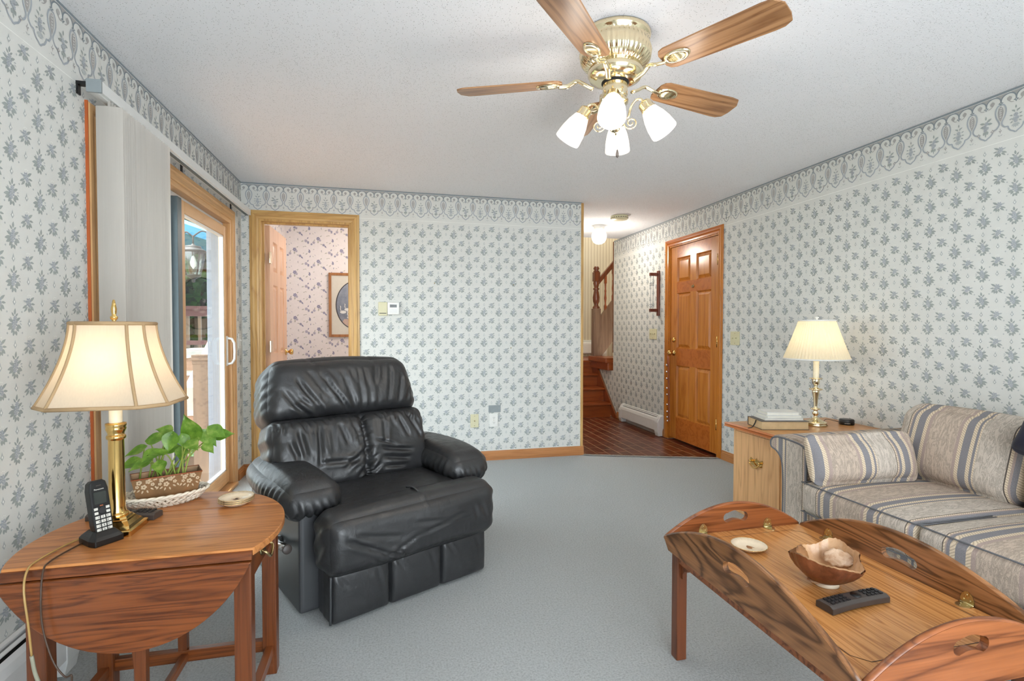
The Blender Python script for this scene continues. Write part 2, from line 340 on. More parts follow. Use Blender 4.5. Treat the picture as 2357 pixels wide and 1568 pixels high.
# ------------------------------------------------------------------ mesh builder
class B:
    def __init__(s): s.V = []; s.F = []; s.m = []; s.sm = []; s.uv = None
    def add(s, vs, fs, mat=0, smooth=False):
        b = len(s.V); s.V += [tuple(v) for v in vs]
        for f in fs:
            s.F.append(tuple(b+i for i in f)); s.m.append(mat); s.sm.append(smooth)
        return s
    def box(s, x0, x1, y0, y1, z0, z1, mat=0, smooth=False):
        vs = [(x, y, z) for z in (z0, z1) for y in (y0, y1) for x in (x0, x1)]
        return s.add(vs, [(0, 2, 3, 1), (4, 5, 7, 6), (0, 1, 5, 4), (2, 6, 7, 3), (0, 4, 6, 2), (1, 3, 7, 5)], mat, smooth)
    def obox(s, c, ax, hs, mat=0):
        """oriented box: centre, 3 axes, half sizes"""
        c = Vector(c); A = [Vector(a).normalized()*h for a, h in zip(ax, hs)]
        vs = [c+A[0]*i+A[1]*j+A[2]*k for k in (-1, 1) for j in (-1, 1) for i in (-1, 1)]
        return s.add(vs, [(0, 2, 3, 1), (4, 5, 7, 6), (0, 1, 5, 4), (2, 6, 7, 3), (0, 4, 6, 2), (1, 3, 7, 5)], mat)
    def lathe(s, prof, seg=32, c=(0, 0, 0), axis=(0, 0, 1), mat=0, smooth=True, flute=None):
        ax = Vector(axis).normalized(); q = Vector((0, 0, 1)).rotation_difference(ax); c = Vector(c)
        vs = []; n = len(prof)
        for i in range(seg):
            t = 2*PI*i/seg
            for j, (r, z) in enumerate(prof):
                rr = r*(1+(flute(j, t) if flute else 0))
                vs.append(c+q@Vector((rr*math.cos(t), rr*math.sin(t), z)))
        fs = []
        for i in range(seg):
            k = (i+1) % seg
            for j in range(n-1): fs.append((i*n+j, k*n+j, k*n+j+1, i*n+j+1))
        s.add(vs, fs, mat, smooth)
        return s
    def tube(s, path, r, seg=8, mat=0, caps=True, smooth=True, flat=1.0):
        P = [Vector(p) for p in path]; n = len(P)
        R = r if hasattr(r, '__len__') else [r]*n
        t0 = (P[1]-P[0]).normalized()
        up = Vector((0, 0, 1)) if abs(t0.z) < .9 else Vector((1, 0, 0))
        nr = t0.cross(up).normalized(); vs = []
        for i in range(n):
            t = (P[min(i+1, n-1)]-P[max(i-1, 0)]).normalized()
            nr = (nr-t*nr.dot(t)).normalized(); bn = t.cross(nr)
            for k in range(seg):
                a = 2*PI*k/seg; vs.append(P[i]+nr*math.cos(a)*R[i]+bn*math.sin(a)*R[i]*flat)
        fs = [(i*seg+k, i*seg+(k+1) % seg, (i+1)*seg+(k+1) % seg, (i+1)*seg+k) for i in range(n-1) for k in range(seg)]
        if caps: fs += [tuple(reversed(range(seg))), tuple((n-1)*seg+k for k in range(seg))]
        return s.add(vs, fs, mat, smooth)
    def prism(s, poly, d0, d1, fn, holes=(), mat=0, smooth_side=False):
        """poly: 2-D outline (ccw), extruded d0..d1; fn(a,b,d) -> xyz"""
        loops = [list(poly)]+[list(h) for h in holes]
        flat = [p for l in loops for p in l]
        tris = tessellate_polygon([[Vector((p[0], p[1], 0)) for p in l] for l in loops])
        n = len(flat)
        if not holes: f0 = [tuple(range(n-1, -1, -1))]; f1 = [tuple(range(n, 2*n))]
        else:
            f0, f1 = [], []
            for t in tris:
                a, b, c = [Vector(flat[i]) for i in t]
                if (b-a).cross(c-a) if False else ((b.x-a.x)*(c.y-a.y)-(b.y-a.y)*(c.x-a.x)) < 0: t = (t[0], t[2], t[1])
                f1.append(tuple(n+i for i in t)); f0.append((t[2], t[1], t[0]))
        vs = [fn(p[0], p[1], d0) for p in flat]+[fn(p[0], p[1], d1) for p in flat]
        s.add(vs, f0+f1, mat)
        base = len(s.V)-2*n; o = 0
        for l in loops:
            k = len(l)
            for i in range(k):
                a, b = o+i, o+(i+1) % k
                s.F.append((base+a, base+b, base+n+b, base+n+a)); s.m.append(mat); s.sm.append(smooth_side)
            o += k
        return s
    def grid(s, V, F, mat=0, smooth=True):
        return s.add([tuple(v) for v in V], [tuple(int(i) for i in f) for f in F], mat, smooth)
    def obj(s, name, mats, parent=None, loc=(0, 0, 0), rz=0, bevel=0, seg=2, uv=None, fix=True, ang=40):
        me = bpy.data.meshes.new(name)
        me.from_pydata(s.V, [], s.F)
        if not isinstance(mats, (list, tuple)): mats = [mats]
        for m in mats: me.materials.append(M[m] if isinstance(m, str) else m)
        me.polygons.foreach_set('material_index', s.m)
        me.polygons.foreach_set('use_smooth', s.sm)
        if bevel or fix:
            bm = bmesh.new(); bm.from_mesh(me)
            if fix: bmesh.ops.recalc_face_normals(bm, faces=bm.faces)
            if bevel:
                es = [e for e in bm.edges if len(e.link_faces) == 2 and e.calc_face_angle(0) > math.radians(ang)]
                bmesh.ops.bevel(bm, geom=es, offset=bevel, segments=seg, affect='EDGES', profile=0.6, clamp_overlap=True)
            bm.to_mesh(me); bm.free()
        if uv is not None:
            l = me.uv_layers.new(name='stripe')
            co = np.empty(len(me.vertices)*3); me.vertices.foreach_get('co', co); co = co.reshape(-1, 3)
            li = np.empty(len(me.loops), dtype=np.int32); me.loops.foreach_get('vertex_index', li)
            l.data.foreach_set('uv', uv(co)[li].astype(np.float32).ravel())
        o = bpy.data.objects.new(name, me); C.objects.link(o)
        o.location = loc; o.rotation_euler = (0, 0, rz)
        if parent: o.parent = parent
        return o

def tag(o, label, cat, group=None):
    o['label'] = label; o['category'] = cat
    if group: o['group'] = group
    return o
def thing(name, label, cat, loc=(0, 0, 0), rz=0, group=None):
    o = bpy.data.objects.new(name, None); C.objects.link(o); o.empty_display_size = .05
    o.location = loc; o.rotation_euler = (0, 0, rz)
    return tag(o, label, cat, group)
def struct(o):
    o['kind'] = 'structure'; return o
def sempty(name, loc=(0, 0, 0)):
    o = bpy.data.objects.new(name, None); C.objects.link(o); o.location = loc; o['kind'] = 'structure'; return o
def dup(o, parent=None):
    c = o.copy(); C.objects.link(c)
    if parent: c.parent = parent
    for ch in list(o.children): dup(ch, c)
    return c
def light(name, loc, power, col=(1, .85, .65), r=.03, parent=None):
    l = bpy.data.lights.new(name, 'POINT'); l.energy = power; l.color = col; l.shadow_soft_size = r
    o = bpy.data.objects.new(name, l); C.objects.link(o); o.location = loc
    if parent: o.parent = parent
    return o

def rbox(hx, hy, hz, r, n=(24, 24, 24), puff=(0, 0, 0), disp=None, pw=1.0, warp=None):
    """rounded cushion box; disp(S, Nrm, P) -> scalar displacement; P are cube params in [-1,1]"""
    hh = np.array([hx, hy, hz]); r = min(r, min(hh)*.999)
    pts, faces, off = [], [], 0
    for ax in range(3):
        u, v = [(1, 2), (2, 0), (0, 1)][ax]
        for sg in (-1, 1):
            a = np.sin(np.linspace(-1, 1, n[u]+1)*PI/2*.82)/math.sin(PI/2*.82); b = np.sin(np.linspace(-1, 1, n[v]+1)*PI/2*.82)/math.sin(PI/2*.82)
            A, Bv = np.meshgrid(a, b, indexing='ij'); P = np.zeros(A.shape+(3,))
            P[..., ax] = sg; P[..., u] = A; P[..., v] = Bv
            k = A.shape; idx = np.arange(k[0]*k[1]).reshape(k)+off
            q = np.stack([idx[:-1, :-1], idx[1:, :-1], idx[1:, 1:], idx[:-1, 1:]], -1).reshape(-1, 4)
            if sg < 0: q = q[:, ::-1]
            pts.append(P.reshape(-1, 3)); faces.append(q); off += k[0]*k[1]
    P = np.concatenate(pts); F = np.concatenate(faces)
    _, ui, inv = np.unique(np.round(P, 6), axis=0, return_index=True, return_inverse=True)
    inv = np.ravel(inv); P = P[ui]; F = inv[F]
    Q = P*hh; Cn = np.clip(Q, -(hh-r), hh-r); D = Q-Cn
    Nn = D/np.maximum(np.linalg.norm(D, axis=1, keepdims=True), 1e-9)
    S = Cn+r*Nn
    for ax in range(3):
        if puff[ax]:
            u, v = [i for i in range(3) if i != ax]
            S[:, ax] += np.sign(P[:, ax])*np.abs(Nn[:, ax])*puff[ax]*((1-P[:, u]**2).clip(0)*(1-P[:, v]**2).clip(0))**pw
    if disp is not None: S = S+Nn*disp(S, Nn, P)[:, None]
    if warp is not None: S = warp(S)
    return S, F
def crease(a, b, lines):
    """sum of soft folds along 2-D segments (x0,y0,x1,y1,width,depth)"""
    out = np.zeros_like(a)
    for x0, y0, x1, y1, w, d in lines:
        dx, dy = x1-x0, y1-y0; L2 = dx*dx+dy*dy+1e-12
        t = ((a-x0)*dx+(b-y0)*dy)/L2
        fade = np.clip(np.minimum(t, 1-t)*4+.15, 0, 1)*((t > -.04) & (t < 1.04))
        tt = np.clip(t, 0, 1)
        sd = ((a-x0)*dy-(b-y0)*dx)/math.sqrt(L2)
        dist = np.hypot(a-(x0+tt*dx), b-(y0+tt*dy))
        out += fade*(-d*np.exp(-(dist/w)**2)+.55*d*np.exp(-((dist-1.9*w)/(1.1*w))**2))
    return out
# ------------------------------------------------------------------ wallpaper motifs (printed pattern, part of each wall's own mesh)
def leafp(cx, cy, ang, ln, w, mat, lay=0):
    a = math.radians(ang); ca, sa = math.cos(a), math.sin(a)
    pts = [(0, 0), (.25*ln, .42*w), (.5*ln, .5*w), (.78*ln, .3*w), (ln, 0), (.78*ln, -.3*w), (.5*ln, -.5*w), (.25*ln, -.42*w)]
    return (mat, lay, [(cx+x*ca-y*sa, cy+x*sa+y*ca) for x, y in pts])
def starp(cx, cy, rx, ry, mat, lay=0, k=.38):
    pts = []
    for i in range(8):
        a = PI/4*i; q = 1 if i % 2 == 0 else k
        pts.append((cx+rx*q*math.cos(a), cy+ry*q*math.sin(a)))
    return (mat, lay, pts)
def discp(cx, cy, r, mat, lay=0, n=8, ry=None):
    return (mat, lay, [(cx+r*math.cos(2*PI*i/n), cy+(ry or r)*math.sin(2*PI*i/n)) for i in range(n)])
def ribbon(pts, w, mat, lay=0):
    out = []
    P = [Vector((p[0], p[1])) for p in pts]
    nr = []
    for i in range(len(P)):
        t = (P[min(i+1, len(P)-1)]-P[max(i-1, 0)]); t.normalize(); nr.append(Vector((-t.y, t.x))*w/2)
    for i in range(len(P)-1):
        out.append((mat, lay, [tuple(P[i]-nr[i]), tuple(P[i+1]-nr[i+1]), tuple(P[i+1]+nr[i+1]), tuple(P[i]+nr[i])]))
    return out
def spline(pts, k=5):
    P = [Vector(p) for p in pts]; P = [P[0]*2-P[1]]+P+[P[-1]*2-P[-2]]; out = []
    for i in range(1, len(P)-2):
        a, b, c, d = P[i-1:i+3]
        for j in range(k):
            t = j/k
            out.append(.5*((2*b)+(c-a)*t+(2*a-5*b+4*c-d)*t*t+(3*b-a-3*c+d)*t**3))
    out.append(P[-2]); return out
LF, L2, BL, DK, TP, WH = 1, 2, 3, 4, 5, 6
def rose(cx, cy, r):
    o = []
    for i in range(7): o.append(leafp(cx, cy, i*51+20, r, r*.62, BL, 1))
    for i in range(5): o += [leafp(cx+.3*r*math.cos(i*1.26+.5), cy+.3*r*math.sin(i*1.26+.5), i*72+100, r*.55, r*.2, 7, 2)]
    o.append(discp(cx, cy, r*.22, L2, 3)); return o
def bouquetA():
    o = [leafp(.001, .022, 82, .018, .008, LF), leafp(-.002, .018, 128, .014, .006, LF), leafp(.004, .018, 40, .013, .006, LF),
         leafp(-.004, .004, 160, .020, .009, LF), leafp(-.006, -.002, 192, .025, .010, LF), leafp(-.006, -.007, 208, .022, .010, LF),
         leafp(-.003, -.012, 232, .018, .009, LF), leafp(.006, .006, 28, .019, .008, LF), leafp(.008, -.006, -22, .019, .012, LF),
         leafp(.006, -.010, -52, .016, .010, LF), leafp(-.001, -.019, -112, .016, .009, LF), leafp(.003, -.020, -70, .014, .009, LF),
         leafp(.018, .004, 10, .010, .004, L2), leafp(.020, .000, -30, .009, .004, L2), leafp(-.010, .010, 140, .010, .005, L2)]
    o += rose(0, 0, .0125)+rose(.002, .013, .008)+rose(-.003, -.010, .008)
    return o
def bouquetB():
    o = [leafp(-.006, -.004, 205, .021, .007, LF), leafp(-.004, -.008, 222, .021, .007, LF), leafp(.004, .006, 34, .022, .008, LF),
         leafp(.006, -.006, -40, .018, .010, LF), leafp(.001, -.010, -92, .014, .009, LF), leafp(.009, .000, -4, .016, .006, LF),
         leafp(-.008, .004, 165, .014, .006, L2), leafp(.006, -.012, -70, .012, .007, LF), discp(-.004, .021, .0014, WH, 0), discp(.001, .023, .0014, WH, 0), discp(.006, .022, .0014, WH, 0)]
    o += rose(-.001, .004, .0125)+rose(.004, -.005, .007)
    return o
def diamond(cx, cy):
    return [(L2, 0, [(cx, cy+.0135), (cx-.0034, cy+.003), (cx-.0068, cy-.001), (cx, cy-.0105), (cx+.0068, cy-.001), (cx+.0034, cy+.003)]),
            (WH, 1, [(cx, cy+.004), (cx-.003, cy-.001), (cx, cy-.005), (cx+.003, cy-.001)])]
def shift(polys, dx, dy): return [(m, l, [(x+dx, y+dy) for x, y in p]) for m, l, p in polys]
PC = .132
def grow(polys, k): return [(m, l, [(x*k, y*k) for x, y in p]) for m, l, p in polys]
CELL = grow(bouquetA(), 1.16)+shift(grow(bouquetB(), 1.2), PC/2, .062)+shift(grow(diamond(0, 0), 1.15), 0, .066)+shift(grow(diamond(0, 0), 1.15), PC/2, 0)
for dx, dy in ((.033, .035), (.099, .035), (.033, -.030), (.099, -.030)): CELL += [starp(dx, dy, .0042, .0042, L2, 0, .6)]
BP = .1265
def border_cell(alt):
    o = []
    for sx in (0, BP/2): o.append((TP, 0, [(sx-.024, -.012), (sx+.024, -.012), (sx+.010, -.022), (sx, -.036), (sx-.010, -.022)]))
    for sx in (0, BP/2):
        pts = []
        for i in range(13):
            t = PI*i/12; pts.append((sx+BP/4-BP/4*math.cos(t), -.050+.034*math.sin(t)**.8))
        o += ribbon(pts, .0056, DK, 1)
    for sx, d in ((0, -.052), (BP/2, -.056)):
        o += [starp(sx, d, .012, .012, DK, 2, .45), (WH, 3, [(sx, d+.003), (sx-.002, d), (sx, d-.0035), (sx+.002, d)])]
    v = [(.003, -.060), (.012, -.062), (.020, -.076), (.0225, -.095), (.018, -.117), (.0085, -.137), (.0055, -.147), (.008, -.158), (.017, -.169), (.028, -.172), (.0325, -.172)]
    w = [(.0325, -.172), (.034, -.182), (.042, -.194), (.053, -.201), (BP/2, -.209)]
    for k in (1, -1):
        base = 0 if k == 1 else BP
        for q in (v, w): o += ribbon([(base+k*p[0], p[1]) for p in spline(q, 4)], .0066, BL, 1)
    dr = [(0, -.066), (.009, -.075), (.0125, -.092), (.0105, -.112), (.004, -.130), (0, -.139)]
    o.append((TP, 1, [(x, y) for x, y in dr]+[(-x, y) for x, y in dr[-2:0:-1]]))
    for i in range(5): o += [leafp(0, -.078-.010*i, 35, .007-.0007*i, .003, WH, 2), leafp(0, -.078-.010*i, 145, .007-.0007*i, .003, WH, 2)]
    for k in (1, -1):
        cx = BP/2-k*.0285
        o.append(leafp(cx+k*.001, -.031, -90, .025, .020, TP, 1))
        o += ribbon(spline([(cx+k*.000, -.046), (cx+k*.003, -.056), (cx+k*.011, -.062), (cx+k*.019, -.063)], 3), .0032, TP, 1)
    m = BP/2
    if alt:
        for k in (1, -1): o += [starp(m+k*.0305, -.175, .0105, .0105, TP, 3, .5), discp(m+k*.0305, -.175, .002, WH, 4)]
        o += [leafp(m, -.110, 88, .020, .008, LF), leafp(m-.004, -.120, 150, .024, .011, LF), leafp(m-.006, -.130, 190, .024, .011, LF), leafp(m+.005, -.126, 20, .024, .010, LF),
              leafp(m+.006, -.138, -5, .020, .010, LF), leafp(m-.002, -.165, -115, .018, .014, LF), leafp(m+.002, -.165, -60, .018, .014, LF), leafp(m, -.172, -90, .022, .006, LF)]
        o += rose(m-.003, -.128, .011)+rose(m+.006, -.142, .010)+rose(m-.006, -.150, .009)+rose(m+.002, -.158, .009)
    else:
        o += [leafp(m, -.098, 90, .016, .007, LF)]
        for i, (dx, dy, a) in enumerate(((-.010, -.110, 140), (.010, -.110, 40), (-.018, -.128, 165), (.018, -.128, 15), (-.020, -.142, 190), (.020, -.142, -10), (-.016, -.156, 205), (.016, -.156, -25), (-.006, -.115, 110), (.006, -.115, 70))):
            o.append(leafp(m+dx*.7, dy, a, .014, .006, LF))
        for a in (-150, -120, -90, -60, -30): o.append(leafp(m, -.168, a, .020, .010, L2))
        o += rose(m, -.128, .011)+rose(m-.006, -.144, .009)+rose(m+.006, -.146, .009)+rose(m, -.158, .009)
    o += [starp(0, -.184, .0075, .014, TP, 0, .42), discp(0, -.182, .002, WH, 1), leafp(0, -.208, 30, .012, .004, L2), leafp(0, -.208, 150, .012, .004, L2), discp(.018, -.212, .0014, L2), discp(-.018, -.212, .0014, L2)]
    return o
BORD = [border_cell(False), border_cell(True)]
def paper(b, fn, s0, s1, z0, z1, sA, zA=1.957, sB=-.038, holes=(), border=True):
    """fn(s,z,off)->xyz. sA: phase of a bouquet column; sB: phase of a border vase"""
    zt = 2.0615 if border else z1
    def put(polys, ds, dz, lo, hi):
        for k_, (m, l, p) in enumerate(polys):
            q = [(x+ds, y+dz) for x, y in p]
            if min(x for x, _ in q) < s0 or max(x for x, _ in q) > s1: continue
            if min(y for _, y in q) < lo or max(y for _, y in q) > hi: continue
            cx = sum(x for x, _ in q)/len(q); cy = sum(y for _, y in q)/len(q)
            if any(h[0] < cx < h[1] and h[2] < cy < h[3] for h in holes): continue
            b.add([fn(x, y, .0003+l*.0004+k_*.000006) for x, y in q], [tuple(range(len(q)))], m)
    i0, i1 = int((s0-sA)/PC)-2, int((s1-sA)/PC)+2
    j0, j1 = int((z0-zA)/PC)-2, int((zt-zA)/PC)+2
    for i in range(i0, i1):
        for j in range(j0, j1): put(CELL, sA+i*PC, zA+j*PC, z0, zt-.004)
    if border:
        k0, k1 = int((s0-sB)/BP)-2, int((s1-sB)/BP)+2
        for k in range(k0, k1): put(BORD[k % 2], sB+k*BP, H-.001, zt, H)
        for a, c, m in ((H-.011, H-.0005, DK), (zt-.0025, zt+.0008, WH)):
            n = max(1, int((s1-s0)/.1))
            for i in range(n):
                x0, x1 = s0+(s1-s0)*i/n, s0+(s1-s0)*(i+1)/n
                put([(m, 0, [(x0, a), (x1, a), (x1, c), (x0, c)])], 0, 0, 0, 9)
fL = lambda s, z, o: (XL+o, s, z)
fB = lambda s, z, o: (s, YB-o, z)
fR = lambda s, z, o: (XR-o, s, z)

# ------------------------------------------------------------------ the room
YN = -1.3      # the near end of the part that is built
DL = (2.352, 4.20, 0.0, 1.965)      # patio door rough opening (y0,y1,z0,z1)
DB = (-.982, -.286, 0.0, 2.018)     # bathroom door opening (x)
DR = (4.102, 4.948, 0.0, 2.012)     # right hand door (y)
YW = 6.33                           # right wall ends at the stair
b = B()
b.box(XL-.15, XL, YN, DL[0], 0, H); b.box(XL-.15, XL, DL[1], YB, 0, H); b.box(XL-.15, XL, DL[0], DL[1], DL[3], H)
paper(b, fL, YN, YB, .08, H, 1.900, 1.965, -.038, [DL])
struct(b.obj('wall_left', WP, fix=False))
b = B()
b.box(XL-.15, DB[0], YB, YB+.12, 0, H); b.box(DB[1], 1.722, YB, YB+.12, 0, H); b.box(DB[0], DB[1], YB, YB+.12, DB[3], H)
paper(b, fB, XL, 1.722, .085, H, -.105, 1.957, -.038, [DB])
struct(b.obj('wall_back', WP, fix=False))
b = B()
b.box(XR, XR+.12, YN, DR[0], -.06, H); b.box(XR, XR+.12, DR[1], YW, -.06, H); b.box(XR, XR+.12, DR[0], DR[1], DR[3], H); b.box(XR, XR+.12, YW, 7.3, -.06, .60)
paper(b, fR, YN, YW, .085, H, 1.983, 1.692, .02, [DR])
paper(b, fR, YW, 7.3, .0, .60, 1.983, 1.692, .02, [], False)
struct(b.obj('wall_right', WP, fix=False))
b = B(); b.box(1.602, 1.722, YB+.12, 8.0, -.06, H); struct(b.obj('wall_hall', 'wall'))
b = B(); b.box(1.0, 5.2, 8.0, 8.1, -.06, 4.6); struct(b.obj('wall_stair', 'stripewall'))
b = B(); b.box(XR+.12, 5.2, YW+.0, YW+.1, 0, 4.6); struct(b.obj('wall_stair_near', 'stripewall'))
b = B(); b.box(1.5, 1.6, 6.16, 8.1, H, 4.6); b.box(5.2, 5.3, YW, 8.1, 0, 4.6); struct(b.obj('wall_stair_side', 'stripewall'))  # unseen stairwell sides, added to keep the sun from leaking into the hall
b = B(); b.box(XR+.14, XR+.2, 3.9, 5.2, -.1, 2.3); b.box(XR, XR+.2, 4.0, 5.1, -.1, -.05); struct(b.obj('light_block_behind_door', 'stripewall'))  # unseen backing added to block daylight leaking round the door
b = B(); b.box(1.6, 5.2, 6.985, 8.0, .673, .70); struct(b.obj('floor_landing', 'stair'))
b = B(); b.box(XL-.15, XR+.12, YN, 6.16, H, H+.1); struct(b.obj('ceiling', 'ceiling'))
b = B(); b.box(XL-.15, -.2, YN-.12, YN, 0, H); b.box(2.3, XR+.12, YN-.12, YN, 0, H); b.box(-.2, 2.3, YN-.12, YN, 2.08, H); struct(b.obj('wall_near', 'wall'))  # unseen wall added behind the camera, its wide opening shaped to admit fill light
b = B(); b.box(1.6, 5.2, 6.16, 8.1, 4.6, 4.7); b.box(1.6, XR, 6.16, 6.2, H+.1, 4.6); struct(b.obj('ceiling_stairwell', 'offwhite'))
b = B(); b.add([(XL, YN, 0), (XR, YN, 0), (XR, 4.078, 0), (1.735, 4.474, 0), (XL, YB+.12, 0)], [(0, 1, 2, 3, 4)]); b.add([(XL, YN, -.05), (XR, YN, -.05), (XR, 4.078, -.05), (1.735, 4.474, -.05), (XL, YB+.12, -.05)], [(4, 3, 2, 1, 0)])
struct(b.obj('floor', 'carpet', fix=False))
b = B(); b.box(1.6, XR+.13, 4.0, 7.0, -.045, -.006); struct(b.obj('floor_hall', 'tile'))
b = B(); b.box(XL-.15, .7, YB+.12, 6.3, -.05, 0); struct(b.obj('floor_bathroom', 'offwhite'))
# ragged carpet lip along the tile
b = B(); rr = random.Random(3)
n = 70; top = []
for i in range(n+1):
    t = i/n; x = 1.735+(XR-1.735)*t; y = 4.474+(4.078-4.474)*t-.03*math.sin(PI*t)*.4
    top.append((x, y+rr.uniform(0, .012), 0.004)); 
vs = top+[(p[0]-.01, p[1]-.05, .006) for p in top]+[(p[0], p[1]+.004, -.008) for p in top]
fs = [(i, i+1, n+2+i, n+1+i) for i in range(n)]+[(2*n+2+i, 2*n+3+i, i+1, i) for i in range(n)]
b.add(vs, fs, 0, True); o = b.obj('trim_3', 'carpet', fix=False); struct(o)

def profile_run(b, p0, p1, out, up=(0, 0, 1), prof=None, mat=0):
    """moulding: profile (outward, upward) swept from p0 to p1"""
    p0, p1, out, up = Vector(p0), Vector(p1), Vector(out), Vector(up)
    n = len(prof)
    vs = [p0+out*o+up*u for o, u in prof]+[p1+out*o+up*u for o, u in prof]
    b.add(vs, [(i, (i+1) % n, n+(i+1) % n, n+i) for i in range(n)]+[tuple(range(n)), tuple(range(2*n-1, n-1, -1))], mat)
BASE = [(0, 0), (.013, 0), (.013, .050), (.010, .056), (.010, .064), (.006, .070), (.005, .080), (0, .082)]
b = B(); profile_run(b, (XL, 4.29, 0), (XL, YB, 0), (1, 0, 0), prof=BASE); struct(b.obj('baseboard_left', 'oak_base_y'))
b = B(); profile_run(b, (XL, YB, 0), (-1.048, YB, 0), (0, -1, 0), prof=BASE); profile_run(b, (-.216, YB, 0), (1.742, YB, 0), (0, -1, 0), prof=BASE)
struct(b.obj('baseboard_back', 'oak_base_x'))
b = B(); profile_run(b, (XR, 2.93, 0), (XR, 4.03, 0), (-1, 0, 0), prof=BASE); profile_run(b, (XR, 5.02, 0), (XR, 5.06, 0), (-1, 0, 0), prof=BASE); profile_run(b, (XR, 6.02, 0), (XR, 6.2, 0), (-1, 0, 0), prof=BASE)
struct(b.obj('baseboard_right', 'oak_base_y'))
b = B(); b.box(1.712, 1.736, YB-.006, YB+.13, .08, H-.006); struct(b.obj('trim_1', 'oak_trim', bevel=.003))
b = B(); b.box(XR-.006, XR+.126, YW-.004, YW+.012, .84, H-.01); struct(b.obj('trim_2', 'stairdk'))

CAS = [(0, 0), (0, .062), (.006, .066), (.012, .064), (.014, .050), (.017, .046), (.017, .030), (.011, .022), (.013, .014), (.011, .004), (.010, 0)]   # (proud, across from the inner edge)
def casing(parent, mat_v, mat_h, s0, s1, zt, fn, w=1.0):
    """three mitred sides round an opening; fn(s,z,off)"""
    def strip(a0, a1, name, mat):
        bb = B(); n = len(CAS); vs = []
        for (s, z, ds, dz) in (a0, a1): vs += [fn(s+ds*u*w, z+dz*u*w, o) for o, u in CAS]
        bb.add(vs, [(i, (i+1) % n, n+(i+1) % n, n+i) for i in range(n)]+[tuple(range(n)), tuple(range(2*n-1, n-1, -1))])
        return bb.obj(name, mat, parent)
    strip((s0, 0, -1, 0), (s0, zt, -1, 1), 'casing', mat_v); strip((s1, 0, 1, 0), (s1, zt, 1, 1), 'casing', mat_v)
    strip((s0, zt, -1, 1), (s1, zt, 1, 1), 'casing', mat_h)
def six_panel(b, w, h, t, mats=(0, 1, 2), stile=.115, mid=.10):
    """six-panel door leaf in local x 0..w, z 0..h, thickness +-t/2 in y; materials: stile, rail, panel"""
    rails = [(0, .23), (.80, .95), (h-.50, h-.40), (h-.115, h)]
    rails = [(0, .225), (.76, .935), (h-.475, h-.365), (h-.115, h)]
    b.box(0, stile, -t/2, t/2, 0, h, mats[0]); b.box(w-stile, w, -t/2, t/2, 0, h, mats[0])
    for z0, z1 in rails: b.box(stile, w-stile, -t/2, t/2, z0, z1, mats[1])
    pans = []
    for (a, c) in ((rails[0][1], rails[1][0]), (rails[1][1], rails[2][0]), (rails[2][1], rails[3][0])):
        b.box(w/2-mid/2, w/2+mid/2, -t/2, t/2, a, c, mats[0])
        for x0, x1 in ((stile, w/2-mid/2), (w/2+mid/2, w-stile)): pans.append((x0, x1, a, c))
    for x0, x1, z0, z1 in pans:
        for sg in (-1, 1):
            y0, y1, y2 = sg*t*.10, sg*t*.26, sg*t*.44; e, g = .012, .040
            L = [[(x0+d, y, z0+d), (x1-d, y, z0+d), (x1-d, y, z1-d), (x0+d, y, z1-d)] for d, y in ((0, sg*t*.5), (e*.6, y1), (e, y0), (g, y2))]
            vs = [v for q in L for v in q]
            fs = [(4*k+i, 4*k+(i+1) % 4, 4*k+4+(i+1) % 4, 4*k+4+i) for k in range(3) for i in range(4)]+[(12, 13, 14, 15)]
            b.add(vs, fs, mats[2])
# --- bathroom doorway (door_1)
d1 = sempty('door_1', (0, YB, 0))
off = lambda f: (lambda s, z, o: tuple(np.array(f(s, z, o))-np.array((0, YB, 0))))
casing(d1, 'oak_trim', 'oak_trim_h', -.982, -.286, 2.018, off(fB))
b = B(); b.box(-.982, -.966, -.002, .12, 0, 2.018); b.box(-.302, -.286, -.002, .12, 0, 2.018); b.box(-.966, -.302, -.002, .12, 2.002, 2.018); b.box(-.966, -.954, .05, .085, 0, 2.002); b.box(-.314, -.302, .05, .085, 0, 2.002); b.box(-.954, -.314, .05, .085, 1.990, 2.002)
b.obj('jamb', 'oak_trim', d1)
leaf = bpy.data.objects.new('door_leaf_hinge', None)
bpy.data.objects.remove(leaf)
b = B(); six_panel(b, .645, 1.985, .035); lf = b.obj('door_leaf', 'pinedoor_pale', d1, (-.945, .128, .008), math.radians(89))
for z in (.30, 1.00, 1.72):
    b = B(); b.box(-.004, .030, -.026, -.0185, z-.045, z+.045); b.tube([(-.006, -.022, z-.048), (-.006, -.022, z+.048)], .006, 8); b.box(-.040, -.004, -.028, -.022, z-.045, z+.045); b.obj('hinge', 'brass_pale', lf)
b = B()
for sg in (-1, 1): b.lathe([(0, .0), (.030, 0), (.030, .006), (.012, .010), (.010, .028), (.020, .034), (.027, .046), (.026, .060), (.016, .066), (0, .066)], 20, (.585, sg*.0175, .93), (0, sg, 0))
b.obj('door_knob', 'brass', lf)
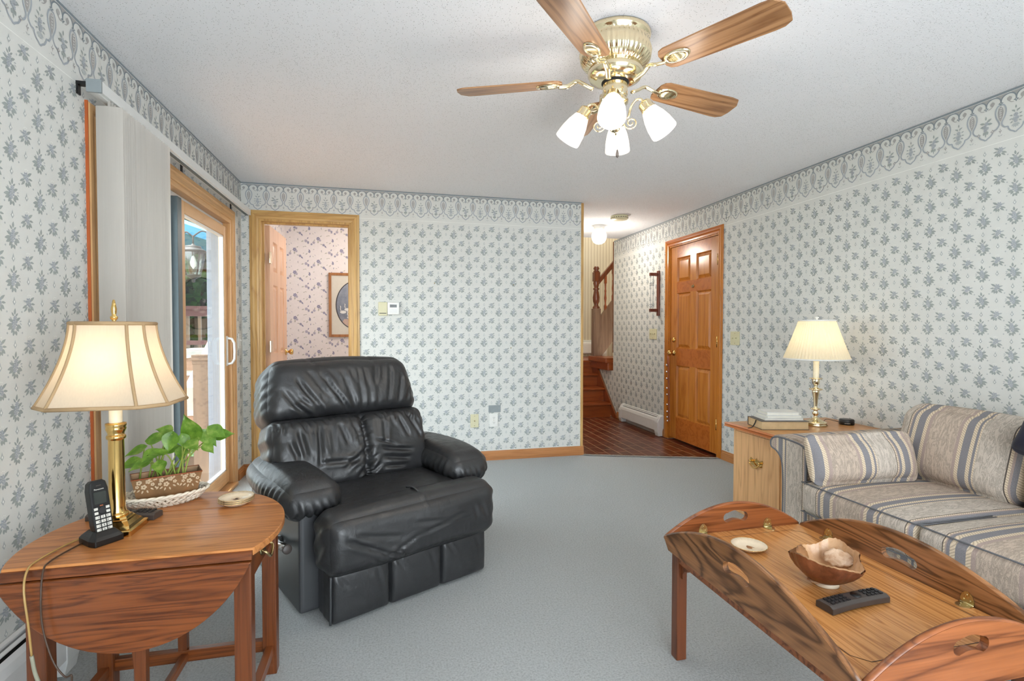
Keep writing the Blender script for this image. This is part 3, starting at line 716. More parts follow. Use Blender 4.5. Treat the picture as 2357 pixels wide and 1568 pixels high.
# bathroom behind it
b = B(); b.box(XL-.15, .8, 6.25, 6.35, 0, H)
FL = []
def flower(x, y, r, m): return [leafp(x, y, i*60+10, r, r*.7, m, 1) for i in range(6)]+[discp(x, y, r*.3, 2, 2)]
FL += flower(0, 0, .024, 1)+flower(.02, -.018, .016, 2)+[leafp(0, -.02, -95, .034, .018, 3), leafp(.02, .02, 40, .028, .010, 3)]
FL += flower(.125, .10, .020, 2)+flower(.15, .085, .014, 1)+[leafp(.10, .10, 200, .03, .012, 3), leafp(.14, .12, 60, .026, .012, 1)]
FL += flower(-.10, .105, .015, 1)+[leafp(-.09, .11, 130, .03, .014, 1), leafp(-.12, .09, 220, .03, .012, 3), leafp(-.06, .13, 20, .02, .008, 3)]
FL += flower(.06, .185, .016, 1)+[leafp(.07, .18, -50, .034, .016, 1), leafp(.05, .19, 170, .03, .01, 3), leafp(.09, .21, 35, .02, .008, 3)]
FL += flower(-.05, .21, .018, 2)+flower(-.075, .19, .013, 1)+[leafp(-.05, .22, 70, .03, .011, 3), leafp(-.10, .20, 190, .026, .01, 2)]
FL += [leafp(.09, .03, 20, .024, .008, 3), leafp(.11, .04, -10, .022, .008, 3), leafp(-.05, .05, 160, .02, .007, 3), leafp(-.03, .06, 130, .02, .006, 2), leafp(.17, .17, 80, .024, .009, 1), leafp(.03, .11, 60, .022, .008, 2), leafp(.04, .10, 100, .018, .007, 3)]
def paper2(b, fn, s0, s1, z0, z1, holes=()):
    for i in range(int((s0-.4)/.25)-1, int((s1+.4)/.25)+2):
        for j in range(int(z0/.255)-2, int(z1/.255)+2):
            ox, oy = -.755+i*.25, .125+j*.255+(.127 if i % 2 else 0)
            for k_, (m, l, p) in enumerate(FL):
                q = [(x*.95+ox, y+oy) for x, y in p]
                if min(x for x, _ in q) < s0 or max(x for x, _ in q) > s1 or min(y for _, y in q) < z0 or max(y for _, y in q) > z1: continue
                if any(h[0] < q[0][0] < h[1] and h[2] < q[0][1] < h[3] for h in holes): continue
                b.add([fn(x, y, .0003+l*.0004+k_*.000006) for x, y in q], [tuple(range(len(q)))], m)
PK = ['pinkwall', 'pk_a', 'pk_b', 'pk_c']
paper2(b, lambda s, z, o: (s, 6.25-o, z), XL, .7, 0, H)
struct(b.obj('wall_bathroom_back', PK, fix=False))
WB = (4.78, 5.52, .95, 2.03)
b = B(); b.box(XL-.15, XL, YB+.12, WB[0], 0, H); b.box(XL-.15, XL, WB[1], 6.25, 0, H); b.box(XL-.15, XL, WB[0], WB[1], 0, WB[2]); b.box(XL-.15, XL, WB[0], WB[1], WB[3], H)
paper2(b, lambda s, z, o: (XL+o, s, z), YB+.14, 6.24, 0, H, [WB])
struct(b.obj('wall_bathroom_left', PK, fix=False))
b = B(); b.box(.7, .82, YB+.12, 6.25, 0, H); b.box(-.27, .7, YB+.12, YB+.125, 0, H); struct(b.obj('wall_bathroom_right', 'pinkwall'))
b = B(); b.box(XL-.15, .82, 6.16, 6.35, H, H+.1); struct(b.obj('ceiling_bathroom', 'ceiling'))
w2 = sempty('window_2', (XL, 5.15, 1.49))
b = B()
for y0, y1, z0, z1 in ((4.78, 4.82, .95, 2.03), (5.48, 5.52, .95, 2.03), (4.78, 5.52, .95, .99), (4.78, 5.52, 1.99, 2.03), (4.78, 5.52, 1.47, 1.51)): b.box(-.10, -.05, y0-5.15, y1-5.15, z0-1.49, z1-1.49)
b.obj('window_frame', 'white', w2)
b = B(); b.box(-.085, -.080, -.34, .34, -.52, .52); b.obj('pane', 'glass', w2)
b = B()
for i in range(46):
    z = .52-.0225*i; b.add([(-.035, -.35, z-.006), (-.012, -.35, z+.006), (-.012, .35, z+.006), (-.035, .35, z-.006)], [(0, 1, 2, 3)])
bl = b.obj('mini_blind', 'white', fix=False); bl.location = (XL, 5.15, 1.49); tag(bl, 'white mini blind on the bathroom window seen past the open door', 'blind')
# picture with geese
t = thing('framed_picture', 'wood framed oval print of white geese on the pink floral wall', 'picture', (-.34, 6.235, 1.42))
b = B()
for x0, x1, z0, z1 in ((-.305, -.275, -.365, .365), (.275, .305, -.365, .365), (-.275, .275, -.365, -.335), (-.275, .275, .335, .365)): b.box(x0, x1, -.014, .014, z0, z1)
b.obj('frame', 'frame', t, bevel=.004)
b = B(); b.box(-.28, .28, -.003, .012, -.34, .34); b.obj('mat_board', 'mat', t)
b = B(); b.add([(.225*math.cos(2*PI*i/48), -.0045, .278*math.sin(2*PI*i/48)) for i in range(48)], [tuple(range(48))]); pr = b.obj('oval_print', 'print', t)
b = B(); b.tube([(.225*math.cos(2*PI*i/48), -.0045, .278*math.sin(2*PI*i/48)) for i in range(49)], .005, 6); b.obj('oval_line', 'printedge', t)
b = B()
for gx, gz, s in ((-.15, -.06, 1), (-.105, -.03, .9), (-.07, -.12, 1.05), (-.02, -.07, .9), (.04, -.05, .9)):
    b.add([(gx+.035*s*math.cos(2*PI*i/14), -.0065, gz+.018*s*math.sin(2*PI*i/14)-.02) for i in range(14)], [tuple(range(14))])
    b.tube([(gx-.022*s, -.0065, gz-.012), (gx-.03*s, -.0068, gz+.018*s), (gx-.026*s, -.0068, gz+.042*s), (gx-.034*s, -.0068, gz+.05*s)], [.006*s, .005*s, .005*s, .006*s], 6)
b.obj('painted_geese', 'goose', pr)
b = B(); b.add([(-.14, -.0055, -.16), (.14, -.0055, -.16), (.16, -.0055, -.2), (.07, -.0055, -.262), (-.07, -.0055, -.262), (-.16, -.0055, -.2)], [(0, 1, 2, 3, 4, 5)]); b.obj('painted_ground', 'goosepink', pr)

# --- right hand six-panel door (door_2)
d2 = sempty('door_2', (XR, 4.525, 0))
offR = lambda s, z, o: (-o, s-4.525, z)
casing(d2, 'pine_v', 'pine_h', 4.102, 4.948, 2.012, offR)
b = B(); b.box(.0, .12, -.423, -.409, 0, 2.012); b.box(.0, .12, .409, .423, 0, 2.012); b.box(.0, .12, -.409, .409, 1.998, 2.012); b.obj('jamb', 'pine_v', d2)
b = B(); six_panel(b, .812, 1.975, .044, (0, 1, 0)); lf = b.obj('door_leaf', ['pine_v', 'pine_h'], d2, (.034, -.406, .020), math.radians(90))
for z in (.27, 1.02, 1.76):
    b = B(); b.tube([(.004, .030, z-.05), (.004, .030, z+.05)], .008, 10); b.box(-.006, .016, .0225, .026, z-.05, z+.05)
    for k in (-.02, .02): b.tube([(.004, .030, z+k-.002), (.004, .030, z+k+.002)], .0088, 10)
    b.obj('hinge', 'brass', lf)
b = B(); b.lathe([(0, 0), (.030, 0), (.030, .006), (.013, .010), (.011, .030), (.022, .036), (.029, .050), (.027, .064), (.015, .070), (0, .070)], 24, (.742, .022, .885), (0, 1, 0)); b.obj('door_knob', 'brass', lf)
b = B(); b.lathe([(0, 0), (.026, 0), (.026, .008), (.020, .014), (0, .014)], 24, (.742, .022, 1.02), (0, 1, 0)); b.box(.736, .748, .034, .050, 1.008, 1.032); b.obj('deadbolt', 'brass', lf)
b = B(); b.lathe([(0, 0), (.014, 0), (.014, .006), (0, .006)], 16, (.40, .022, 1.55), (0, 1, 0)); b.tube([(.4, .028, 1.556), (.4, .040, 1.553), (.4, .044, 1.542), (.4, .036, 1.534)], .003, 6); b.obj('peephole', 'brass_old', lf)
# strap of bells on the knob
t = thing('bell_strap', 'leather strap of small silver bells hanging from the brass knob of the orange pine door', 'door bells', (XR-.03, 4.865, .86))
b = B(); pts = spline([(-.02, 0, .01), (-.018, -.004, -.2), (-.016, -.010, -.4), (-.018, -.020, -.6), (-.02, -.03, -.66)], 6)
b.tube(pts, .016, 8, flat=.25); b.obj('strap', 'strap', t)
b = B(); b.tube([(-.02, .015, .015), (-.02, .018, -.1)], .012, 6, flat=.3); b.obj('strap', 'strap', t)
for i in range(9):
    p = pts[min(len(pts)-1, 2+int(i*2.4))]; b = B(); b.lathe([(0, -.011), (.007, -.009), (.011, 0), (.007, .009), (0, .011)], 10, (p[0]-.016, p[1]+.006, p[2]-.02)); b.obj('bell', 'chrome', t)

# --- sliding patio door (door_3)
d3 = sempty('door_3', (XL, 3.276, 0))
b = B(); yo = 3.276
def dbox(name, m, x0, x1, y0, y1, z0, z1, bevel=.003, par=None):
    b = B(); b.box(x0, x1, y0-yo, y1-yo, z0, z1); return b.obj(name, m, par or d3, bevel=bevel)
cz = [(0, 0), (0, .072), (.010, .072), (.014, .066), (.014, .046), (.010, .040), (.010, .030), (.0135, .024), (.0135, .006), (.008, 0)]
def strip3(a0, a1, m):
    bb = B(); n = len(cz); vs = []
    for (s, z, ds, dz) in (a0, a1): vs += [(o, s+ds*u-yo, z+dz*u) for o, u in cz]
    bb.add(vs, [(i, (i+1) % n, n+(i+1) % n, n+i) for i in range(n)]+[tuple(range(n)), tuple(range(2*n-1, n-1, -1))]); return bb.obj('casing', m, d3)
strip3((2.379, 0, -1, 0), (2.379, 1.945, -1, 1), 'slider_z'); dbox('casing_edge', 'pine_dk', 0, .0105, 2.304, 2.3085, 0, 2.019, 0); strip3((4.182, 0, 1, 0), (4.182, 1.945, 1, 1), 'slider_z'); strip3((2.379, 1.945, -1, 1), (4.182, 1.945, 1, 1), 'slider_y')
dbox('jamb', 'slider_z', -.15, .004, 2.352, 2.385, 0, 1.95); dbox('jamb', 'slider_z', -.15, .004, 4.165, 4.20, 0, 1.95); dbox('head_jamb', 'slider_y', -.15, .004, 2.385, 4.165, 1.915, 1.965)
dbox('jamb_cladding', 'jambgrey', -.152, -.064, 4.150, 4.1655, .02, 1.95); dbox('head_track', 'white', -.13, -.045, 2.385, 4.165, 1.880, 1.915); dbox('sill', 'slider_y', -.16, .03, 2.352, 4.20, 0, .022); dbox('sill_track', 'chrome', -.10, -.03, 2.385, 4.165, .022, .034)
def sash(name, y0, y1, xc, stile=.065):
    s = bpy.data.objects.new(name, None); C.objects.link(s); s.parent = d3
    dbox('stile', 'slider_z', xc-.02, xc+.02, y0, y0+stile, .04, 1.885, .004, s); dbox('stile', 'slider_z', xc-.02, xc+.02, y1-stile, y1, .04, 1.885, .004, s)
    dbox('rail', 'slider_y', xc-.02, xc+.02, y0+stile, y1-stile, 1.815, 1.885, .004, s); dbox('rail', 'slider_y', xc-.02, xc+.02, y0+stile, y1-stile, .04, .13, .004, s)
    for a, c, z0, z1 in ((y0+stile, y0+stile+.012, .13, 1.815), (y1-stile-.012, y1-stile, .13, 1.815), (y0+stile, y1-stile, .13, .142), (y0+stile, y1-stile, 1.803, 1.815)):
        dbox('glazing_bead', 'white', xc-.012, xc+.014, a, c, z0, z1, .002, s)
    dbox('pane', 'glass', xc-.004, xc+.004, y0+stile, y1-stile, .13, 1.815, 0, s)
    return s
s1 = sash('sliding_sash', 3.29, 4.165, -.040); s2 = sash('fixed_sash', 2.385, 3.24, -.095)
dbox('meeting_post', 'steel_dk', -.075, -.012, 3.225, 3.288, .035, 1.885, .003); dbox('weather_strip', 'white', -.085, -.05, 3.165, 3.215, .04, 1.88, .002)
b = B(); zz = .99
b.box(-.002, .006, 4.118-yo, 4.142-yo, .885, 1.10); b.tube([(.004, 4.13-yo, 1.085), (.030, 4.14-yo, 1.080), (.044, 4.147-yo, 1.05), (.046, 4.15-yo, .99), (.044, 4.147-yo, .93), (.030, 4.14-yo, .903), (.004, 4.13-yo, .898)], .009, 10)
b.obj('pull_handle', 'white', d3, loc=(-.020, 0, 0))
# outlet-like switch plate right of the slider
# --- vertical blind
vb = thing('vertical_blind', 'stacked cream vertical blind with white headrail over the sliding patio door', 'blind', (XL, 2.2, 2.05))
b = B(); b.box(.050, .095, .02, 2.16, -.03, .012); b.box(.062, .083, .02, 2.16, -.034, -.028); b.obj('headrail', 'headrail', vb, bevel=.004)
b = B(); b.box(.063, .082, .6, 2.14, -.0365, -.033); b.obj('track_groove', 'steel_dk', vb)
for y in (.06, 1.05, 1.98):
    b = B(); b.box(0, .06, y-.012, y+.012, .004, .016); b.box(0, .006, y-.010, y+.010, -.03, .016); b.obj('bracket', 'black', vb)
b = B(); b.box(.048, .097, .014, .024, -.034, .014); b.obj('end_cap', 'charcoal' if False else 'greycover', vb, bevel=.002)
rv = random.Random(5)
for i in range(24):
    y = .098+i*.0190; a = math.radians(90+rv.uniform(-9, 3)-i*.3)
    b = B(); pts = []
    for j in range(9):
        u = (j/8-.5)*.089; c = .006*(1-(2*u/.089)**2)
        pts.append((.084+u*math.sin(a)-c*math.cos(a), y+u*math.cos(a)*.9-c*math.sin(a)))
    vs = [(x, yy, z) for z in (-.052, -1.0, -2.0) for x, yy in pts]
    b.add(vs, [(k*9+j, k*9+j+1, k*9+9+j+1, k*9+9+j) for k in range(2) for j in range(8)], 0, True)
    b.box(.079, .089, y-.001, y+.001, -.055, -.03); b.obj('vane', 'vane', vb, fix=False)
# ------------------------------------------------------------------ wall fixtures
def plate(name, label, cat, loc, rz, w, h, mat, toggles=0, kind='switch', group=None):
    """wall plate; local +y points into the wall, front faces -y"""
    t = thing(name, label, cat, loc, rz, group)
    b = B(); b.box(-w/2, w/2, -.006, 0, -h/2, h/2); b.obj('cover_plate', mat, t, bevel=.003)
    for i in range(toggles):
        x = (i-(toggles-1)/2)*.046
        b = B(); b.box(x-.005, x+.005, -.008, -.005, -.012, .012); b.obox((x, -.012, .003), ((1, 0, 0), (0, 1, .5), (0, -.5, 1)), (.004, .007, .005)); b.obj('toggle', mat, t)
    if kind == 'outlet':
        for z in (-.021, .021):
            b = B(); b.prism([(.017*math.cos(2*PI*i/20), max(-.0135, min(.0135, .017*math.sin(2*PI*i/20)))) for i in range(20)], -.0085, -.005, lambda a, c, d, z=z: (a, d, c+z)); r = b.obj('receptacle', mat, t)
            b = B()
            for x in (-.006, .006): b.box(x-.001, x+.001, -.0092, -.0084, z-.002, z+.006)
            b.lathe([(.0022, 0), (0, 0)], 8, (0, -.0092, z-.007), (0, -1, 0)); b.obj('slot', 'blackgap', r)
    if kind == 'coax':
        b = B(); b.lathe([(.005, 0), (.005, .010), (.0015, .010), (.0015, .004)], 12, (0, -.006, 0), (0, -1, 0)); b.obj('coax_jack', 'brass_old', t)
    if kind != 'none':
        for z in ((-.042, .042) if kind != 'outlet' else (0,)):
            b = B(); b.lathe([(.003, 0), (.002, .0012), (0, .0014)], 8, (0, -.006, z), (0, -1, 0)); b.obj('screw', 'brass_old', t)
    return t
plate('cable_plate', 'almond cable jack plate low on the back wall, left of the white outlet', 'wall plate', (.734, YB, .352), 0, .072, .116, 'almond', 0, 'coax')
plate('power_outlet', 'white double power outlet low on the back wall under a grey plate', 'outlet', (.905, YB, .352), 0, .075, .118, 'offwhite', 0, 'outlet')
t = plate('cover_plate', 'grey blank cover box just above the white outlet', 'wall plate', (.912, YB, .452), 0, .108, .062, 'greycover', 0, 'none')
plate('light_switch', 'three-gang almond light switch on the hall wall below the wooden rack', 'light switch', (XR, 5.275, 1.095), -PI/2, .165, .116, 'almond', 3)
plate('light_switch', 'two-gang almond light switch to the right of the orange pine door', 'light switch', (XR, 3.868, 1.075), -PI/2, .118, .116, 'almond', 2)
plate('light_switch', 'pale light switch in the narrow strip right of the sliding door', 'light switch', (XL, 4.375, 1.06), PI/2, .075, .116, 'offwhite', 1)
t = thing('thermostat', 'old square almond thermostat beside the digital one', 'thermostat', (-.036, YB, 1.318))
b = B(); b.box(-.036, .036, -.022, 0, -.056, .056); b.obj('case', 'almond', t, bevel=.006, seg=3)
b = B(); b.box(-.028, .028, -.0235, -.021, -.040, -.034); b.obj('vent_slot', 'charcoal', t)
t = thing('thermostat', 'white digital thermostat with a dark display', 'thermostat', (.051, YB, 1.318))
b = B(); b.box(-.050, .046, -.026, 0, -.048, .056); b.obj('case', 'offwhite', t, bevel=.006, seg=3)
b = B(); b.box(-.030, .026, -.0275, -.025, .012, .036); b.obj('display', 'screen', t)
b = B(); b.box(-.034, .030, -.0272, -.025, -.034, .0); b.obj('button_cover', 'white', t, bevel=.001)
for i, (x, z) in enumerate(((.392, 1.541), (1.082, 1.540), (1.060, .985), (.400, .978))):
    b = B(); b.lathe([(.005, 0), (.005, .003), (.002, .006), (0, .006)], 8, (0, 0, 0), (0, -1, 0))
    tag(b.obj('wall_screw', 'brass_old', None, (x, YB, z)), ['upper left', 'upper right', 'lower right', 'lower left'][i]+' of the four dark screws left in the bare back wall', 'screw', 'screws left in the back wall')
def heater(name, label, L, loc, rz, h=.215, d=.066):
    """hydronic baseboard heater along local x, back on y=0, room side -y"""
    t = thing(name, label, 'heater', loc, rz)
    b = B(); pr = [(0, .035), (0, h), (-.008, h+.004), (-.020, h), (-.020, h-.006), (-.010, h-.010), (-.010, .04)]
    b.prism([(-p[0], p[1]) for p in pr], .02, L-.02, lambda a, c, dd: (dd, -a, c)); b.obj('back_panel', 'white', t)
    b = B(); b.prism([(.046, h-.020), (.058, h-.034), (d, h-.058), (d, .055), (d-.006, .055), (d-.006, h-.06), (.054, h-.040), (.046, h-.028)], .02, L-.02, lambda a, c, dd: (dd, -a, c)); b.obj('front_panel', 'white', t)
    b = B(); b.prism([(.029, h-.006), (.037, h-.011), (.037, h-.015), (.029, h-.010)], .02, L-.02, lambda a, c, dd: (dd, -a, c)); b.obj('damper', 'white', t)
    b = B(); b.box(.02, L-.02, -d*.85, -.012, .06, h-.036); b.obj('fin_element', 'blackgap', t)
    for x in (0, L-.07):
        b = B(); b.prism([(0, .0), (d*.9, 0), (d+.003, .045), (d+.003, h-.07), (d*.8, h-.036), (d*.5, h-.004), (0, h+.005)], x, x+.07, lambda a, c, dd: (dd, -a, c)); b.obj('end_cap', 'white', t, bevel=.003)
    return t
heater('baseboard_heater', 'white baseboard heater along the floor of the tiled hall', .97, (XR, 6.01, 0), -PI/2, .215)
heater('baseboard_heater', 'long white baseboard heater on the left wall behind the drop-leaf table', 3.27, (XL, -1.2, 0), PI/2, .235)
heater('baseboard_heater', 'white baseboard heater on the upper stair landing', 1.5, (2.0, 8.0, .70), 0, .26)
# little rack by the door
t = thing('wall_rack', 'small reddish wood wall rack with clear vertical bars left of the pine door', 'rack', (XR, 5.155, 1.54))
b = B(); b.box(-.020, 0, -.022, .022, -.245, .245); b.obj('back_board', 'rackwood', t, bevel=.006)
for z in (-.185, .205):
    b = B(); b.box(-.115, -.02, -.012, .012, z-.017, z+.017); b.obj('arm', 'rackwood', t, bevel=.005)
for x, y in ((-.10, .004), (-.075, -.004)):
    b = B(); b.tube([(x, y, -.17), (x, y, .19)], .0035, 8); r = b.obj('clear_rod', 'crystal', t)
    b = B()
    for z in (-.145, -.12, .09, .11): b.lathe([(.004, -.008), (.011, -.008), (.011, .008), (.004, .008)], 12, (x, y, z))
    b.obj('clear_bead', 'crystal', r)
# ceiling fixtures in the hall
t = thing('smoke_detector', 'round beige smoke detector on the hall ceiling', 'smoke detector', (2.30, 4.92, H))
b = B(); b.lathe([(0, 0), (.088, 0), (.088, -.012), (.082, -.030), (.074, -.036), (0, -.038)], 32); b.obj('case', 'almond', t)
b = B()
for i in range(24): a = 2*PI*i/24; b.box(.0835*math.cos(a)-.004, .0835*math.cos(a)+.004, .0835*math.sin(a)-.004, .0835*math.sin(a)+.004, -.024, -.016)
b.obj('vent', 'charcoal', t)
t = thing('ceiling_light', 'lit clear globe light on the hall ceiling before the stairs', 'ceiling light', (2.29, 5.42, H))
b = B(); b.lathe([(0, 0), (.070, 0), (.070, -.006), (.062, -.010), (.056, -.040), (.048, -.052), (0, -.052)], 32); b.obj('holder', 'white', t)
b = B(); b.lathe([(.045, -.045), (.066, -.062), (.080, -.095), (.083, -.122), (.078, -.155), (.060, -.185), (.030, -.202), (0, -.206)], 32); b.obj('glass_globe', 'globeglass', t)
light('hall_bulb', (0, 0, -.29), 9, (1, .92, .82), .09, t)

# ------------------------------------------------------------------ staircase
ST = [(6.34, .175), (6.57, .35), (6.80, .525), (6.98, .70)]
t = thing('staircase', 'orange-brown wooden stairs rising from the tiled hall to a landing', 'stairs', (2.3, 6.34, 0))
X0, X1 = 1.73, 2.855
for i, (y, z) in enumerate(ST):
    y2 = ST[i+1][0] if i < 3 else 7.0
    b = B(); b.box(X0-2.3, X1-2.3, y-6.34, y-6.34+.02, z-.175-(.012 if i == 0 else 0), z-.025); b.obj('riser', 'stair', t)
    if i < 3:
        b = B(); b.box(X0-2.3, X1-2.3, y-6.34-.03, y2-6.34+.02, z-.027, z); b.obj('tread', 'stair', t, bevel=.008)
b = B(); b.box(X0-2.3, X1-2.3, .61, .645, .673, .70); b.obj('landing_nosing', 'stair', t, bevel=.006)
b = B(); b.prism([(6.16-6.34, 0), (6.30-6.34, 0), (7.2-6.34, .45), (7.2-6.34, .70), (6.90-6.34, .70)], X1-2.3, XR-.004-2.3, lambda a, c, d: (d, a, c)); b.obj('stringer', 'stair', t)
b = B(); b.prism([(6.155-6.34, 0), (6.175-6.34, 0), (6.915-6.34, .70), (6.895-6.34, .70)], XR-.016-2.3, XR-.001-2.3, lambda a, c, d: (d, a, c)); b.obj('stringer_trim', 'stairskirt', t)
b = B(); b.box(2.80-2.3, 3.02-2.3, 6.38-6.34, 7.0-6.34, .70, .765); b.box(2.83-2.3, 2.99-2.3, 6.385-6.34, 7.0-6.34, .60, .70); b.obj('landing_cap', 'stair', t, bevel=.006)
t = thing('stair_balustrade', 'dark turned newel, handrail and spindles of the upper stair flight', 'balustrade', (2.91, 6.98, .70))
b = B(); b.box(-.052, .052, -.05, .05, 0, .74); b.obj('newel_post', 'stairskirt', t, bevel=.004)
b = B(); b.lathe([(.05, .74), (.052, .76), (.034, .78), (.030, .80), (.046, .84), (.050, .90), (.036, .98), (.030, 1.00), (.048, 1.02), (.030, 1.04), (.045, 1.10), (.040, 1.13)], 20); b.box(-.042, .042, -.042, .042, 1.13, 1.26); b.lathe([(.036, 1.26), (.046, 1.275), (.028, 1.285), (.044, 1.31), (.030, 1.34), (0, 1.345)], 20); b.obj('newel', 'stairdk', t)
b = B(); b.prism([(.03, 1.08), (.03, 1.17), (1.2, 2.5), (1.2, 2.41)], -.03, .03, lambda a, c, d: (a, d, c)); b.obj('handrail', 'stairdk', t, bevel=.008)
b = B(); b.prism([(.0, .05), (.0, .56), (1.2, 2.05), (1.2, 1.45), (.05, .02)], -.02, .02, lambda a, c, d: (a, d, c)); b.obj('skirt_board', 'stairskirt', t)
for i in range(4):
    x = .14+.12*i; zb = .56+x*1.24; zt = 1.10+x*1.14
    b = B(); q = zt-zb; b.box(x-.016, x+.016, -.016, .016, zb-.05, zb+.1*q); b.lathe([(.016, zb+.1*q), (.010, zb+.16*q), (.019, zb+.3*q), (.012, zb+.42*q), (.015, zb+.5*q), (.010, zb+.55*q), (.014, zb+.7*q)], 12, (x, 0, 0)); b.box(x-.016, x+.016, -.016, .016, zb+.7*q, zt); b.obj('spindle', 'stair', t)

# ------------------------------------------------------------------ ceiling fan
FZ = 2.128
t = thing('ceiling_fan', 'brass ceiling fan with five oak blades and four lit glass shades', 'ceiling fan', (.868, 1.904, H))
fl = lambda j, a: (.045*abs(math.sin(a*22)) if 3 <= j <= 7 else 0)
b = B(); b.lathe([(0, 0), (.132, 0), (.136, -.006), (.132, -.022), (.122, -.028), (.126, -.040), (.134, -.070), (.130, -.098), (.114, -.118), (.098, -.128)], 176, flute=lambda j, a: (.04*abs(math.sin(a*22)) if 5 <= j <= 8 else 0)); b.obj('motor_housing', 'brass_pale', t)
b = B(); b.lathe([(.098, -.128), (.104, -.134), (.106, -.150), (.098, -.168), (.070, -.180), (.050, -.182)], 48); b.obj('flywheel_cover', 'brass_pale', t)
b = B(); b.lathe([(.045, -.180), (.046, -.186), (.048, -.190), (.048, -.232), (.046, -.238), (.040, -.242), (.052, -.252), (.050, -.262), (.036, -.272), (.030, -.284), (.042, -.296), (.040, -.308), (.026, -.318), (.034, -.330), (.030, -.342), (.016, -.352), (.020, -.362), (.012, -.372), (0, -.376)], 32); b.obj('light_kit_stem', 'brass_pale', t)
b = B(); b.lathe([(.051, -.179), (.053, -.184), (.048, -.188)], 32); b.obj('dark_ring', 'blackgap', t)
A0 = math.radians(156.2); zf = FZ-H
def blade_set():
    bl = bpy.data.objects.new('blade', None)
for k in range(5):
    a = A0-k*2*PI/5
    outline = [(.205, -.030), (.215, -.048), (.235, -.056), (.57, -.066), (.605, -.062), (.630, -.030), (.632, .020), (.625, .052), (.600, .066), (.57, .068), (.235, .056), (.215, .048), (.205, .030)]
    tilt = math.radians(-12)
    fn = lambda x, y, d: (x, y*math.cos(tilt)-d*math.sin(tilt), y*math.sin(tilt)+d*math.cos(tilt))
    b = B(); b.prism(outline, -.003, .003, fn); bo = b.obj('blade', 'blade', t, (0, 0, zf), a, bevel=.0012)
    b = B(); vs = []; 
    for rr_, zz_ in ((1, -.004), (.93, -.010), (.72, -.011), (.66, -.007), (0, -.006)):
        for i in range(24):
            q = 2*PI*i/24; vs.append(fn(.262+.050*rr_*math.cos(q), .030*rr_*math.sin(q), zz_))
    fs = [(j*24+i, j*24+(i+1) % 24, (j+1)*24+(i+1) % 24, (j+1)*24+i) for j in range(4) for i in range(24)]
    b.add(vs, fs, 0, True)
    for i in range(-4, 5):
        y = i*.0042; w = .030*math.sqrt(max(0, 1-(y/.022)**2)); b.tube([fn(.262-w, y, -.0075), fn(.262+w, y, -.0075)], .0017, 6)
    P = spline([(.085, .0, -.030), (.12, .008, -.012), (.15, .004, .004), (.185, -.004, -.008), (.222, 0, -.010)], 6)
    b.tube([tuple(p) for p in P], [.011]*len(P), 8, flat=.6)
    b.obj('blade_iron', 'brass_pale', bo)
for k, ang in enumerate((-118, -28, 62, 152)):
    a = math.radians(ang); ca, sa = math.cos(a), math.sin(a)
    W3 = lambda r, z, s=0: (r*ca-s*sa, r*sa+s*ca, z)
    P = spline([(.025, -.322), (.050, -.320), (.060, -.285), (.078, -.258), (.100, -.256), (.112, -.272)], 6)
    b = B(); b.tube([W3(p.x, p.y) for p in P], .0045, 8)
    sp_ = [(.030, -.336)]+[(.062+.024*(1-i/26)*math.cos(-2.4+i*.42), -.342+.024*(1-i/26)*math.sin(-2.4+i*.42)) for i in range(22)]
    b.tube([W3(*p) for p in sp_], .0028, 6); b.obj('lamp_arm', 'brass_pale', t)
    ax = Vector(W3(.55, -.83)).normalized(); base = Vector(W3(.108, -.268))
    b = B(); b.lathe([(0, 0), (.020, 0), (.026, .008), (.027, .030), (.029, .032), (.029, .038)], 24, base, ax); sh = b.obj('fitter', 'brass_pale', t)
    for q in range(3):
        aa = 2*PI*q/3; 
    b = B(); b.lathe([(.024, .030), (.030, .040), (.041, .070), (.048, .102), (.051, .130), (.0515, .142), (.050, .145), (.048, .140), (.045, .102), (.038, .070), (.027, .040)], 48, base, ax, flute=lambda j, q: .012*math.sin(q*16) if 2 <= j <= 3 else 0); b.obj('glass_shade', 'fanglass', sh)
    bp = base+ax*.085
    b = B(); b.lathe([(0, .035), (.012, .045), (.016, .07), (.021, .095), (.016, .112), (0, .118)], 16, base, ax); b.obj('bulb', 'bulb', sh)
    light('fan_bulb', base+ax*.165, 1.9, (1, .93, .84), .09, t)
b = B()
pc = (-.012, -.050)
b.tube([(pc[0], pc[1], -.30), (pc[0], pc[1], -.455)], .0011, 5)
for i in range(34): b.lathe([(0, -.0017), (.0017, 0), (0, .0017)], 6, (pc[0], pc[1], -.305-i*.0044))
pcn = b.obj('pull_chain', 'brass_old', t)
b = B(); b.lathe([(0, .0), (.003, -.004), (.0065, -.018), (.006, -.028), (0, -.034)], 14, (pc[0], pc[1], -.455)); b.obj('chain_pull', 'charcoal', pcn)
# ------------------------------------------------------------------ recliner
rc = thing('recliner', 'black leather recliner armchair facing the room beside the drop-leaf table', 'armchair', (.122, 2.249, 0), math.radians(27))
rr = random.Random(11)
def tilt(S, y0=.50, z0=.42, ang=math.radians(19)):
    o = S.copy(); dy, dz = S[:, 1]-y0, S[:, 2]-z0
    o[:, 1] = y0-.043+dy*math.cos(ang)+dz*math.sin(ang); o[:, 2] = z0-dy*math.sin(ang)+dz*math.cos(ang); return o
def cush(name, half, r, cen, n, puff, disp=None, warp=None, mat='leather', par=None, pw=.7):
    def wf(S):
        if warp: S = warp(S)
        return S+np.array(cen)
    S, F = rbox(*half, r, n, puff, disp, pw)
    S = wf(S); b = B(); b.grid(S, F); return b.obj(name, mat, par or rc, fix=False)
